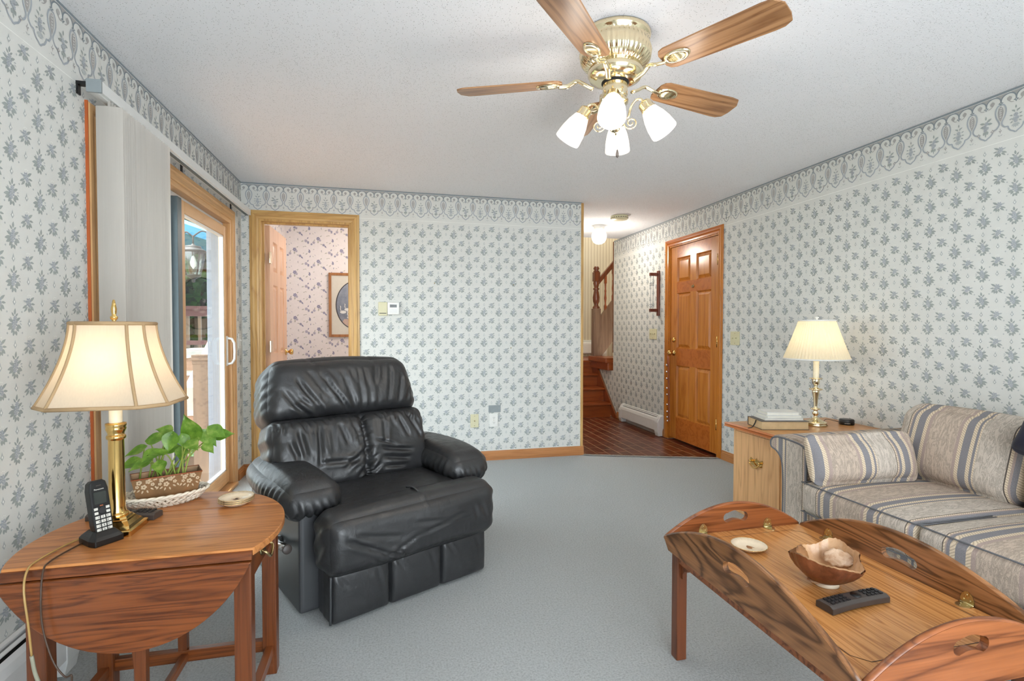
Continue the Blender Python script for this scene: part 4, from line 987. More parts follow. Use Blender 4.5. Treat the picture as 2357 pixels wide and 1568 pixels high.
# head pillow
hl = []
hp = lambda px, py: ((px-764)/362*.82, (895-py)/150*.30)
for (a, c, d, e, w, dep) in ((708, 869, 759, 959, .010, .013), (751, 861, 777, 957, .010, .010), (649, 868, 707, 965, .011, .014), (654, 915, 707, 965, .009, .010),
        (790, 853, 791, 957, .009, .009), (808, 850, 806, 905, .010, .007), (840, 845, 824, 905, .009, .008), (768, 848, 786, 900, .008, .006), (722, 852, 745, 890, .009, .005),
        (880, 850, 852, 945, .010, .009), (905, 872, 880, 948, .010, .009), (922, 900, 905, 945, .008, .006), (862, 845, 846, 890, .007, .005), (690, 880, 722, 925, .008, .006), (640, 925, 676, 962, .009, .008),
        (815, 880, 808, 957, .008, .007), (836, 890, 826, 952, .008, .006), (620, 890, 660, 950, .012, .007), (735, 905, 760, 962, .007, .006), (672, 850, 700, 890, .010, .005)):
    x0, z0 = hp(a, c); x1, z1 = hp(d, e); hl.append((x0, z0, x1, z1, w, dep))
def d_head(S, Nn, P):
    f = np.clip(-Nn[:, 1], 0, 1)
    o = f*crease(S[:, 0], S[:, 2], hl)
    for sx in (-.135, .17): o -= .006*np.exp(-((S[:, 0]-sx-.04*(S[:, 2]/.15)**2*(-1 if sx < 0 else 0))/.0045)**2)*np.clip(-Nn[:, 1]+Nn[:, 2], 0, 1)
    side = np.clip(np.abs(Nn[:, 0]), 0, 1)
    o += side*.003*np.sin(S[:, 2]*130+S[:, 1]*60)*np.clip(1-np.abs(S[:, 2])/.15, 0, 1)
    o += f*.004*np.sin(S[:, 0]*21+1.2)*np.sin(S[:, 2]*17)
    return o
def w_head(S):
    S = S.copy(); t = S[:, 2]/.15
    S[:, 0] *= 1-.085*np.clip(t+.6, 0, 2)**1.5/2; S[:, 2] += .018*(1-(S[:, 0]/.41)**2)*(t > 0)*np.clip(t, 0, 1)
    S[:, 1] -= .02*np.clip(-t, -1, 1)*0
    return S
cush('head_cushion', (.402, .120, .156), .078, (-.058, .612, .882), (84, 22, 60), (0, .040, .01), d_head, lambda S: w_head(S), pw=.6)
bpy.data.objects['head_cushion'].data.transform(Matrix.Identity(4))
def retilt(o):
    me = o.data; co = np.empty(len(me.vertices)*3); me.vertices.foreach_get('co', co); co = tilt(co.reshape(-1, 3)); me.vertices.foreach_set('co', co.ravel()); me.update()
retilt(bpy.data.objects['head_cushion'])
# lumbar cushion: two ruched halves
ll = []
lp = lambda px, py: ((px-790)/362*.82+.02, (1050-py)/180*.33)
for (a, c, d, e, w, dep) in ((660, 985, 668, 1060, .012, .012), (700, 985, 692, 1085, .010, .014), (742, 975, 756, 1040, .010, .009), (775, 985, 783, 1050, .008, .008), (690, 1075, 790, 1085, .010, .008),
        (812, 1045, 740, 1100, .010, .013), (818, 1075, 768, 1125, .009, .012), (822, 1100, 790, 1135, .008, .009), (815, 1010, 770, 1030, .006, .006), (826, 1060, 905, 1078, .009, .012), (828, 1085, 895, 1100, .009, .011), (830, 1110, 880, 1118, .008, .009),
        (815, 1035, 870, 1062, .007, .009), (845, 985, 838, 1050, .010, .009), (880, 972, 900, 1040, .010, .010), (905, 965, 935, 1050, .012, .012), (860, 975, 868, 1010, .008, .006), (700, 1040, 706, 1075, .008, .007), (725, 990, 722, 1055, .008, .007), (640, 1010, 655, 1060, .012, .009), (925, 985, 940, 1030, .010, .008)):
    x0, z0 = lp(a, c); x1, z1 = lp(d, e); ll.append((x0, z0, x1, z1, w, dep))
for i in range(18):
    z = .14-i*.017; L = rr.uniform(.012, .035); s = rr.choice((.004, .006))
    ll.append((.035, z, .035-L*1.3, z-L*.5+rr.uniform(-.004, .004), .0045, s)); ll.append((.035, z-.008, .035+L*1.3, z-L*.35+rr.uniform(-.004, .004), .0045, s))
for i in range(22):
    x = -.36+i*.034; ll.append((x, .165, x+rr.uniform(-.02, .02), .165-rr.uniform(.03, .08), .007, rr.uniform(.005, .010)))
def d_lum(S, Nn, P):
    f = np.clip(-Nn[:, 1], 0, 1); xs = S[:, 0]-.035-.01*S[:, 2]/.16
    o = f*crease(S[:, 0], S[:, 2], ll)
    o -= f*(.030*np.exp(-(xs/.020)**2)+.012*np.exp(-(xs/.006)**2))
    o += f*.004*np.sin(S[:, 0]*26)*np.cos(S[:, 2]*22)
    side = np.clip(np.abs(Nn[:, 0]), 0, 1); o += side*.004*np.sin(S[:, 2]*80)
    return o
cush('lumbar_cushion', (.400, .115, .182), .058, (-.058, .575, .568), (110, 22, 70), (0, .045, 0), d_lum, pw=.6); retilt(bpy.data.objects['lumbar_cushion'])
b = B(); b.box(-.41, .32, .66, .80, .25, .98); o = b.obj('back_shell', 'leather_side', rc, bevel=.05, seg=4); retilt(o)
# seat pad and front roll
sl = []
for i in range(9): sl.append((rr.uniform(-.26, .1), rr.uniform(.15, .35), rr.uniform(0, .28), rr.uniform(.2, .45), .006, .003))
def d_seat(S, Nn, P): return np.clip(Nn[:, 2], 0, 1)*crease(S[:, 0], S[:, 1]+.36, sl)
cush('seat_pad', (.315, .29, .075), .05, (0, .36, .350), (50, 40, 14), (0, 0, .018), d_seat)
fl_ = []
for (x0, z0, x1, z1, w, dep) in ((-.26, .05, -.02, -.075, .009, .009), (-.20, .02, -.10, -.09, .007, .006), (-.12, .03, -.06, -.08, .006, .006), (-.18, -.02, -.02, .05, .007, .006), (-.02, .045, .20, .085, .008, .007), (.05, .06, .24, .055, .006, .005),
        (-.03, .03, -.02, -.06, .005, .004), (.02, .03, .03, -.07, .005, .004), (.08, .02, .09, -.06, .005, .004), (.13, .03, .135, -.05, .005, .004), (.17, .04, .175, -.04, .005, .004), (.22, .05, .215, -.02, .005, .003), (-.34, .09, -.22, .03, .010, .008), (-.30, .10, -.10, .055, .009, .006), (.30, .10, .34, .03, .009, .006), (.26, .10, .28, .04, .008, .005), (-.05, .1, .12, .075, .007, .005), (-.24, .0, -.14, -.10, .006, .005)):
    fl_.append((x0, z0, x1, z1, w, dep))
def d_roll(S, Nn, P):
    arc = S[:, 2]-np.clip(S[:, 1], -.2, .2)*0.55
    f = np.clip(np.maximum(-Nn[:, 1], Nn[:, 2]), 0, 1)
    o = f*crease(S[:, 0], arc, fl_)
    o -= np.exp(-((S[:, 0]-.02)/.005)**2)*-.005*np.clip(Nn[:, 2], 0, 1)
    o += f*.004*np.sin(S[:, 0]*14+.6)*np.sin(S[:, 2]*18+1)
    o += np.clip(np.abs(Nn[:, 0])-.3, 0, 1)*.006*np.sin(S[:, 2]*70+S[:, 1]*60)
    return o
cush('seat_front_roll', (.410, .092, .122), .066, (.002, .050, .316), (110, 26, 40), (0, .022, .010), d_roll, pw=.5)
b = B(); b.tube([tuple(p) for p in spline([(.02, .13, .444), (.02, .06, .456), (.021, -.015, .425), (.022, -.062, .35)], 5)], .004, 6); b.obj('seat_seam', 'greycover' if False else 'leather_side', bpy.data.objects['seat_front_roll'])
# footrest panel in three pads
for i, x in enumerate((-.250, 0, .248)):
    ff = [(-.10, .09, -.06, .03, .008, .004), (.06, .08, .09, -.02, .008, .004), (-.02, .0, .03, -.08, .01, .003)]
    def d_foot(S, Nn, P): return np.clip(-Nn[:, 1], 0, 1)*crease(S[:, 0], S[:, 2], ff)
    cush('footrest_pad', (.1265, .050, .106), .022, (x, .056, .110), (30, 12, 30), (0, .018, 0), d_foot, pw=.45)
b = B(); b.box(-.372, .372, .06, .15, .012, .23); b.obj('footrest_board', 'leather_side', rc, bevel=.01)
b = B(); b.tube([tuple(p) for p in spline([(-.374, .010, .20), (-.377, .006, .15), (-.375, .010, .09), (-.376, .012, .012)], 5)], .005, 6); b.obj('footrest_welt', 'leather_side', rc)
# arms
for sx in (-1, 1):
    x0, x1 = (-.445, -.318) if sx < 0 else (.318, .445)
    b = B(); b.prism([(.15, .015), (.86, .015), (.86, .47), (.15, .47)], x0, x1, lambda a, c, d: (d, a, c)); b.obj('arm_panel', 'leather_side', rc, bevel=.018, seg=4)
    al = []
    def d_arm(S, Nn, P, sx=sx):
        fr = np.clip(-Nn[:, 1], 0, 1)*np.clip(1.2-(S[:, 2]+.07)/.1, 0, 1)
        o = fr*.007*np.sin(S[:, 0]*190+np.sin(S[:, 2]*60)*.8)*np.clip(-Nn[:, 2]+.7, 0, 1)
        sd = np.clip(np.abs(Nn[:, 0]), 0, 1)*np.clip(.9-Nn[:, 2], 0, 1)
        o += sd*.004*np.sin(S[:, 1]*150+np.sin(S[:, 2]*50))*np.clip((.15-S[:, 1])/.3, 0, 1)
        o += np.clip(Nn[:, 2], 0, 1)*(crease(S[:, 0], S[:, 1], [(-.1, .02, .1, .05, .006, .003), (-.1, .12, .06, .16, .006, .005), (-.08, -.06, .02, -.1, .006, .002)]))
        o -= .003*np.exp(-((S[:, 1]-.06)/.004)**2)*np.clip(Nn[:, 2]+.6, 0, 1)
        return o
    def w_arm(S, sx=sx):
        S = S.copy(); t = (S[:, 1]+.305)/.61
        S[:, 2] += .008*np.clip(t, 0, 1)-.045*np.clip(.35-t, 0, 1)**2*6*.6
        S[:, 0] += sx*.012*np.sin(np.clip(t, 0, 1)*PI)
        S[:, 0] *= 1+.05*np.sin(np.clip(t, 0, 1)*PI)
        return S
    cush('arm_pad', (.118, .305, .070), .066, (sx*.384+.004, .438, .470), (44, 70, 26), (0.012, .012, .022), d_arm, w_arm)
b = B(); b.lathe([(0, 0), (.026, 0), (.026, .02), (.018, .03), (0, .03)], 20, (-.445, .38, .245), (-1, 0, 0)); b.tube([(-.462, .40, .262), (-.474, .36, .252), (-.478, .30, .258), (-.478, .20, .276)], [.015, .018, .0185, .0185], 14); lv = b.obj('recline_lever', 'chrome', rc)
b = B(); b.lathe([(0, 0), (.0188, 0), (.0188, .008), (.015, .010), (0, .010)], 16, (-.478, .20, .276), (0, -1, .18)); b.obj('lever_end', 'charcoal', lv)

# ------------------------------------------------------------------ drop-leaf table
TX, TY, TZ = -.645, 1.715, .56
dt = thing('drop_leaf_table', 'oval oak drop-leaf end table with its front leaf hanging down', 'table', (TX, TY, 0))
EA, EB = .327, .385
ell = lambda y: EA*math.sqrt(max(0, 1-(y/EB)**2))
YF, YBk = -.185, .185
def oval(y0, y1, n=24): 
    R_ = [(ell(y0+(y1-y0)*i/n), y0+(y1-y0)*i/n) for i in range(n+1)]
    L_ = [(-x, y) for x, y in reversed(R_)]
    out = []
    for p in R_+L_:
        if not out or (abs(out[-1][0]-p[0])+abs(out[-1][1]-p[1])) > 1e-5: out.append(p)
    if abs(out[0][0]-out[-1][0])+abs(out[0][1]-out[-1][1]) < 1e-5: out.pop()
    return out
flat3 = lambda a, c, d: (a, c, d)
b = B(); b.prism(oval(YF, YBk-.0012), TZ-.022, TZ, flat3); b.obj('table_top', 'table', dt, bevel=.005, seg=3)
b = B(); b.prism(oval(YBk+.0012, EB-.0005), TZ-.022, TZ, flat3); b.obj('raised_leaf', 'table', dt, bevel=.005, seg=3)
# rule joint roll and hanging leaf
b = B(); xr = ell(YF)
pr = [(0, TZ-.006), (-.004, TZ-.0065), (-.010, TZ-.010), (-.0145, TZ-.018), (-.016, TZ-.026), (-.010, TZ-.027), (0, TZ-.022)]
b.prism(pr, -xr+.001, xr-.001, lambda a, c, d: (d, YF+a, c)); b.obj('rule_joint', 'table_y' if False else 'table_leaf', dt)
lv_ = [(x, -(EB-abs(y))*1.0) for x, y in []]
pts = []
for i in range(33):
    u = -1+2*i/32; y = YF-(EB+YF)*(1) ; 
    a = math.acos(-u)
yy = [YF-(EB-.185)*math.sin(PI*.5*i/16) for i in range(17)]
Rg = [(ell(y), TZ-.029-(abs(y)-.185)*1.02) for y in yy]
leafpoly = [(x, z) for x, z in Rg]+[(-x, z) for x, z in reversed(Rg[:-1])]
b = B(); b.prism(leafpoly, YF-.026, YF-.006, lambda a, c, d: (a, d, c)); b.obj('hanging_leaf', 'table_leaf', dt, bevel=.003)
# frame
LX0, LX1, LY = -.218, .258, .160
for (x, y) in ((LX0, -LY), (LX1, -LY), (LX0, LY), (LX1, LY)):
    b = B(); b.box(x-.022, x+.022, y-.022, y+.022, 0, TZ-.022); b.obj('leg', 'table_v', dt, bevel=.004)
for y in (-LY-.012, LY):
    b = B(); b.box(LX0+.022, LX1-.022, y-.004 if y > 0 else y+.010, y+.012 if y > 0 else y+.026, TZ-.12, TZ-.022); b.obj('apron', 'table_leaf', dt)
b = B(); b.box(LX0-.008, LX0+.008, -LY+.022, LY-.022, TZ-.12, TZ-.022); b.obj('apron', 'table_y', dt)
b = B(); b.box(LX1-.006, LX1+.010, -LY+.026, LY-.026, TZ-.117, TZ-.026); b.box(LX1+.008, LX1+.014, -LY+.040, LY-.040, TZ-.108, TZ-.036); dr = b.obj('drawer', 'table_y', dt, bevel=.003)
b = B(); b.lathe([(.014, 0), (.014, .003), (.004, .006), (0, .006)], 12, (LX1+.014, -.034, TZ-.066), (1, 0, 0)); b.lathe([(.014, 0), (.014, .003), (.004, .006), (0, .006)], 12, (LX1+.014, .034, TZ-.066), (1, 0, 0))
b.prism([(-.052, 0), (-.036, .022), (-.012, .014), (0, .026), (.012, .014), (.036, .022), (.052, 0), (.034, -.018), (0, -.030), (-.034, -.018)], LX1+.0135, LX1+.0155, lambda a, c, d: (d, a, c+TZ-.066))
b.tube([tuple(p) for p in spline([(LX1+.016, -.034, TZ-.066), (LX1+.034, -.034, TZ-.080), (LX1+.036, 0, TZ-.100), (LX1+.034, .034, TZ-.080), (LX1+.016, .034, TZ-.066)], 5)], .0042, 8); b.obj('drawer_pull', 'brass_old', dr)
for x in (LX0, LX1):
    b = B(); b.box(x-.012, x+.012, -LY+.022, LY-.022, .065, .098); b.obj('stretcher', 'table_y', dt, bevel=.002)
b = B(); b.box(LX0+.022, LX1-.022, LY-.012, LY+.012, .075, .112); b.obj('stretcher', 'table_leaf', dt, bevel=.002)
# gate supports
b = B(); b.prism([(-.026, TZ-.03), (.020, TZ-.03), (.020, .10), (-.006, .10), (-.008, .26), (-.020, .38)], -.012, .012, lambda a, c, d: (a, -LY-.0+d, c)); b.obj('gate_leg', 'table_v', dt, bevel=.002)
b = B(); b.box(-.018, .008, LY-.012, LY+.012, .112, TZ-.03); b.obj('gate_leg', 'table_v', dt, bevel=.002)
b = B(); b.box(-.02, .02, -LY-.012, -LY+.012, .075, .100); b.box(-.008, .012, -LY, LY, .080, .104); b.obj('stretcher', 'table_y', dt, bevel=.002)
# ------------------------------------------------------------------ things on the drop-leaf table
lm = thing('table_lamp', 'tall brass column lamp with a lit flared silk shade on the drop-leaf table', 'lamp', (-.777, 1.752, TZ))
def sqlevels(b, L, mat=0):
    vs = []
    for hx, z, c in L:
        vs += [(-hx+c, -hx, z), (hx-c, -hx, z), (hx, -hx+c, z), (hx, hx-c, z), (hx-c, hx, z), (-hx+c, hx, z), (-hx, hx-c, z), (-hx, -hx+c, z)]
    n = len(L)
    fs = [(8*j+i, 8*j+(i+1) % 8, 8*j+8+(i+1) % 8, 8*j+8+i) for j in range(n-1) for i in range(8)]+[tuple(range(7, -1, -1)), tuple(8*(n-1)+i for i in range(8))]
    b.add(vs, fs, mat)
b = B(); sqlevels(b, [(.058, 0, .002), (.058, .014, .002), (.055, .017, .002), (.050, .018, .004), (.047, .026, .006), (.038, .036, .010), (.036, .040, .010), (.033, .041, .012), (.031, .047, .012), (.028, .048, .012)])
b.obj('lamp_base', 'brass', lm)
b = B(); b.lathe([(.028, .046), (.030, .050), (.028, .055), (.024, .056), (.023, .060), (.0215, .066), (.0205, .075), (.0195, .27), (.020, .272), (.0235, .274), (.0245, .279), (.0235, .284), (.020, .286), (.021, .292), (.0245, .300), (.026, .304), (.024, .309), (.026, .312), (.026, .320), (.016, .322), (0, .322)], 36); b.obj('brass_column', 'brass', lm)
b = B(); b.lathe([(.0165, .320), (.0165, .41), (.010, .414), (0, .414)], 24); b.obj('candle_sleeve', 'candle', lm)
b = B(); b.lathe([(0, .414), (.012, .42), (.014, .44), (.028, .475), (.030, .495), (.022, .520), (0, .53)], 20); b.obj('bulb', 'bulb', lm)
b = B()
hp_ = [(.03*math.cos(PI*i/10)*1.3 if 0 < i < 10 else .016*(1 if i == 0 else -1), 0, .40+.205*math.sin(PI*i/10)) for i in range(11)]
b.tube(hp_, .002, 6); b.obj('harp', 'brass', lm)
b = B(); b.lathe([(.004, .605), (.010, .612), (.008, .617), (.004, .619), (.009, .626), (.010, .631), (.005, .636), (.007, .645), (.0075, .655), (.005, .668), (.003, .680), (0, .682)], 20); b.obj('finial', 'brass', lm)
def shade_pts(t):
    e = t**1.65; hx, hy, c = .092+(.163-.092)*e, .072+(.128-.072)*e, .030+(.056-.030)*e; z = .612-(.612-.380)*t
    return [Vector(p) for p in ((-hx+c, -hy, z), (hx-c, -hy, z), (hx, -hy+c, z), (hx, hy-c, z), (hx-c, hy, z), (-hx+c, hy, z), (-hx, hy-c, z), (-hx, -hy+c, z))]
b = B(); lv = [shade_pts(i/12) for i in range(13)]
for i in range(12):
    for k in range(8):
        b.add([lv[i][k], lv[i][(k+1) % 8], lv[i+1][(k+1) % 8], lv[i+1][k]], [(0, 1, 2, 3)])
shd = b.obj('lamp_shade', 'shade', lm, fix=False)
b = B()
for k in range(8): b.tube([lv[i][k] for i in range(13)], .0042, 6)
for q in (0, 12): b.tube(lv[q]+[lv[q][0], lv[q][1]], .0055, 8, flat=1)
b.obj('shade_braid', 'braid', shd)
light('lamp_bulb', (0, 0, .50), 1.1, (1, .72, .42), .035, lm)
# cordless phone
ph = thing('cordless_phone', 'black cordless phone standing in its charging cradle on the drop-leaf table', 'phone', (-.786, 1.678, TZ), math.radians(52))
b = B(); sq = [(-.036, -.044), (.036, -.044), (.040, -.020), (.034, .040), (-.034, .040), (-.040, -.020)]
vs = [(x, y, 0) for x, y in sq]+[(x, y, .016) for x, y in sq]+[(x*.86, y*.86, .024) for x, y in sq]+[(x*.62, y*.55-.002, .036) for x, y in sq]
b.add(vs, [(6*j+i, 6*j+(i+1) % 6, 6*j+6+(i+1) % 6, 6*j+6+i) for j in range(3) for i in range(6)]+[(5, 4, 3, 2, 1, 0), (18, 19, 20, 21, 22, 23)]); b.obj('charging_cradle', 'black', ph, bevel=.003)
hs = bpy.data.objects.new('handset', None)
lean = math.radians(13); hf = lambda x, y, z: (x, y*math.cos(lean)+z*math.sin(lean)-.012, -y*math.sin(lean)+z*math.cos(lean)+.022)
bpy.data.objects.remove(hs)
b = B(); out = [(-.020, 0), (.020, 0), (.0235, .03), (.0235, .125), (.020, .145), (.012, .151), (-.012, .151), (-.020, .145), (-.0235, .125), (-.0235, .03)]
b.prism(out, -.012, .014, lambda a, c, d: hf(a, d, c)); hnd = b.obj('handset', 'black', ph, bevel=.004, seg=3)
b = B(); b.prism([(-.015, .085), (.015, .085), (.015, .118), (-.015, .118)], -.0132, -.012, lambda a, c, d: hf(a, d, c)); b.obj('display', 'screen', hnd)
KEYS = [(-.0135+c_*.0135, .014+r_*.0115, .0052, .004) for r_ in range(4) for c_ in range(3)]+[(x, z, .0045, .0035) for x, z in ((-.0145, .0605), (.0145, .0605), (-.0145, .072), (.0145, .072))]
for x, z, w_, h_ in KEYS:
    b = B(); b.prism([(x-w_, z-h_), (x+w_, z-h_), (x+w_, z+h_), (x-w_, z+h_)], -.0136, -.012, lambda a, c, d: hf(a, d, c)); b.obj('key', 'key', hnd)
b = B(); b.prism([(.0085*math.cos(2*PI*i/20), .066+.0085*math.sin(2*PI*i/20)) for i in range(20)], -.0142, -.012, lambda a, c, d: hf(a, d, c)); b.obj('navigation_key', 'keydk', hnd)
b = B(); b.prism([(-.004, .078), (.004, .078), (.004, .081), (-.004, .081)], -.0135, -.012, lambda a, c, d: hf(a, d, c)); b.obj('red_key', 'strap', hnd)
b = B(); b.prism([(-.006, .134), (.006, .134), (.006, .1365), (-.006, .1365)], -.0128, -.012, lambda a, c, d: hf(a, d, c)); b.obj('ear_slot', 'charcoal', hnd)
b = B(); b.prism([(-.010, .075), (.010, .075), (.010, .125), (-.010, .125)], .014, .022, lambda a, c, d: hf(a, d, c)); b.obj('belt_clip', 'black', hnd, bevel=.002)
def text(name, body, size, mat, parent, M4, spacing=1.0, align='CENTER', line=1.0):
    cu = bpy.data.curves.new(name, 'FONT'); cu.body = body; cu.size = size; cu.align_x = align; cu.align_y = 'CENTER'; cu.space_character = spacing; cu.space_line = line; cu.extrude = .00015
    tmp = bpy.data.objects.new(name, cu); C.objects.link(tmp)
    me = bpy.data.meshes.new_from_object(tmp.evaluated_get(bpy.context.evaluated_depsgraph_get())); bpy.data.objects.remove(tmp); bpy.data.curves.remove(cu)
    me.name = name; me.materials.clear(); me.materials.append(M[mat]); me.transform(M4)
    o = bpy.data.objects.new(name, me); C.objects.link(o); o.parent = parent; return o
def face_m(o, xa, ya):
    xa, ya = Vector(xa).normalized(), Vector(ya).normalized(); za = xa.cross(ya); m = Matrix((xa, ya, za)).transposed().to_4x4(); m.translation = Vector(o); return m
up_ = Vector(hf(0, 0, 1))-Vector(hf(0, 0, 0))
text('lettering', 'Panasonic', .0062, 'key', hnd, face_m(hf(0, -.0124, .125), (1, 0, 0), up_))
text('key_numerals', '1 2 3\n4 5 6\n7 8 9\n* 0 #', .0078, 'keydk', hnd, face_m(hf(0, -.01365, .0312), (1, 0, 0), up_), 1.62, line=1.47)
# remote control behind the lamp
def remote(name, label, loc, rz, L=.21, w=.048):
    t = thing(name, label, 'remote control', loc, rz)
    pr = [(-w/2, .0), (w/2, 0), (w/2, .016), (w*.3, .021), (-w*.3, .021), (-w/2, .016)]
    b = B(); n = 10; vs = []; 
    for i in range(n+1):
        x = -L/2+L*i/n; arch = .005*(1-(2*x/L)**2)
        vs += [(x, y, z+(arch if z < .01 else arch*.6)) for y, z in pr]
    b.add(vs, [(6*i+k, 6*i+(k+1) % 6, 6*i+6+(k+1) % 6, 6*i+6+k) for i in range(n) for k in range(6)]+[(0, 1, 2, 3, 4, 5), tuple(6*n+k for k in (5, 4, 3, 2, 1, 0))])
    body = b.obj('body', 'charcoal', t, bevel=.002)
    for x, y in [(-L*.42+i*.0135, -.0115+k*.0115) for i in range(5) for k in range(3)]+[(L*.2+i*.0145, -.0115+k*.0115) for i in range(4) for k in range(3)]:
        b = B(); b.box(x-.0047, x+.0047, y-.0036, y+.0036, .0205, .0245+.002*(1-(2*x/L)**2)); b.obj('button', 'keydk', body)
    b = B(); b.lathe([(.013, .021), (.013, .0262), (.006, .0268), (0, .0268)], 20, (L*.04, 0, 0)); b.obj('navigation_ring', 'black', body)
    return t
remote('remote_control', 'dark grey remote control lying behind the base of the brass column lamp', (-.806, 1.862, TZ), math.radians(-10), .205)
# three stacked dishes
def dish(name, label, loc, r=.053, group=None, mat='cream', rim=True):
    t = thing(name, label, 'dish', loc, 0, group)
    fl = lambda j, a: .018*math.sin(a*28) if j in (3, 4, 5) else 0
    b = B(); b.lathe([(0, .0), (r*.60, 0), (r*.66, .0025), (r*.97, .0125), (r, .0145), (r*.985, .0155), (r*.70, .0075), (r*.64, .0055), (0, .005)], 112, flute=fl); o = b.obj('plate', mat, t)
    if rim:
        b = B(); b.tube([(r*.998*math.cos(2*PI*i/48), r*.998*math.sin(2*PI*i/48), .0150) for i in range(50)], .0010, 6); b.obj('gold_rim', 'goldrim', o)
    return t, o
for i in range(3):
    t, o = dish('coaster_dish', ['bottom', 'middle', 'top'][i]+' dish of three stacked cream coaster dishes on the drop-leaf table', (-.503+.001*i, 1.928-.001*i, TZ+.0062*i), .0545, 'stacked coaster dishes')
    if i == 2:
        b = B(); 
        for k in range(11): b.add([(x, y, .0056) for _, _, pp in [leafp(0, 0, k*33, .020, .007, 0)] for x, y in [(px*(.6+.4*(k % 2)), py) for px, py in pp]], [tuple(range(8))])
        b.obj('printed_flower', 'bowl_leaf', o)
# woven ceramic tray
tr = thing('woven_tray', 'oval cream woven ceramic basket tray under the tin planter', 'tray', (-.748, 2.000, TZ), math.radians(24))
def ov(t, h):
    k = h/.034; a, c = .098+.034*k**.8, .052+.024*k**.8; return Vector((a*math.cos(t), c*math.sin(t), .004+h))
b = B(); b.add([tuple(ov(2*PI*i/48, 0)) for i in range(48)]+[tuple(Vector(ov(2*PI*i/48, 0))-Vector((0, 0, .004))) for i in range(48)], [tuple(range(48)), tuple(range(95, 47, -1))]+[(i, (i+1) % 48, 48+(i+1) % 48, 48+i) for i in range(48)]); b.obj('tray_bottom', 'braidceramic', tr)
b = B()
for d in (1, -1):
    for i in range(34):
        t0 = 2*PI*i/34; b.tube([ov(t0+d*.30*j/5, .030*j/5)+Vector((0, 0, 0))+Vector((math.cos(t0)*.0018*d*(1 if j % 2 else -1), math.sin(t0)*.0018*d*(1 if j % 2 else -1), 0)) for j in range(6)], .0046, 6)
b.obj('woven_side', 'braidceramic', tr)
b = B()
for k in range(2):
    b.tube([ov(2*PI*i/240, .032+.003*math.sin(i*.42+k*PI))+Vector((math.cos(2*PI*i/240), math.sin(2*PI*i/240), 0))*.0035*math.cos(i*.42+k*PI) for i in range(242)], .0048, 6)
b.obj('braided_rim', 'braidceramic', tr)
# tin trough planter with pothos
pt = thing('planter', 'rusty tin trough planter embossed with pale flowers', 'planter', (-.738, 2.000, TZ+.005), math.radians(24))
b = B(); bt, tp, hh = (.080, .033), (.100, .047), .098
ring = lambda q, z: [(-q[0], -q[1], z), (q[0], -q[1], z), (q[0], q[1], z), (-q[0], q[1], z)]
ins = lambda q: (q[0]-.002, q[1]-.002)
vs = ring(bt, 0)+ring(tp, hh)+ring(ins(tp), hh)+ring(ins(bt), .003)
b.add(vs, [(3, 2, 1, 0)]+[(4*j+i, 4*j+(i+1) % 4, 4*j+4+(i+1) % 4, 4*j+4+i) for j in range(3) for i in range(4)]+[(12, 13, 14, 15)]); tro = b.obj('trough', 'tin', pt)
b = B(); b.tube(ring(tp, hh)+ring(tp, hh)[:2], .0022, 6); b.obj('rolled_rim', 'strap', tro)
b = B(); rq = random.Random(4)
def fpos(s, h, side):
    k = h/hh; ax_, ay_ = bt[0]+(tp[0]-bt[0])*k, bt[1]+(tp[1]-bt[1])*k
    return {0: Vector((s, -ay_-.0006, h)), 1: Vector((-ax_-.0006, s, h)), 2: Vector((ax_+.0006, s, h))}[side]
def emb(s, h, r, side):
    for i in range(5):
        a = i*2*PI/5; pp = [fpos(s+r*.62*math.cos(a)+r*.42*math.cos(q), h+r*.62*math.sin(a)+r*.42*math.sin(q), side) for q in [2*PI*k/8 for k in range(8)]]
        b.add(pp, [tuple(range(8))])
def embleaf(s, h, ang, ln, side):
    _, _, pp = leafp(s, h, ang, ln, ln*.42, 0); b.add([fpos(x, y, side) for x, y in pp], [tuple(range(8))])
for cx in (-.062, 0, .066):
    for dx, dh, r in ((-.017, .086, .0080), (.008, .087, .0080), (-.004, .070, .0085), (.020, .076, .006), (-.022, .073, .0055)): emb(cx+dx, dh, r, 0)
    for dx, dh, an in ((-.006, .059, -110), (.004, .059, -70), (-.014, .063, -140), (.014, .065, -40), (-.026, .066, -120), (.026, .069, -60)): embleaf(cx+dx, dh, an, .012, 0)
for i in range(26): emb(rq.uniform(-.086, .086), rq.uniform(.086, .095), .0032, 0)
for side in (1, 2):
    for dx, dh, r in ((-.016, .076, .008), (.010, .078, .008), (-.004, .060, .0085)): emb(dx, dh, r, side)
    for dx, dh, an in ((-.006, .048, -110), (.004, .048, -70)): embleaf(dx, dh, an, .012, side)
b.obj('embossed_flowers', 'tinflower', tro, fix=False)
b = B(); b.add(ring((.094, .0445), .080), [(0, 1, 2, 3)]); b.lathe([(.030, .050), (.034, .082), (.032, .082), (.028, .078), (0, .076)], 20, (-.035, 0, 0)); b.obj('soil', 'soil', pt)
pl = thing('pothos_plant', 'green pothos plant with heart-shaped leaves growing in the tin planter', 'plant', (-.748, 2.000, TZ+.08))
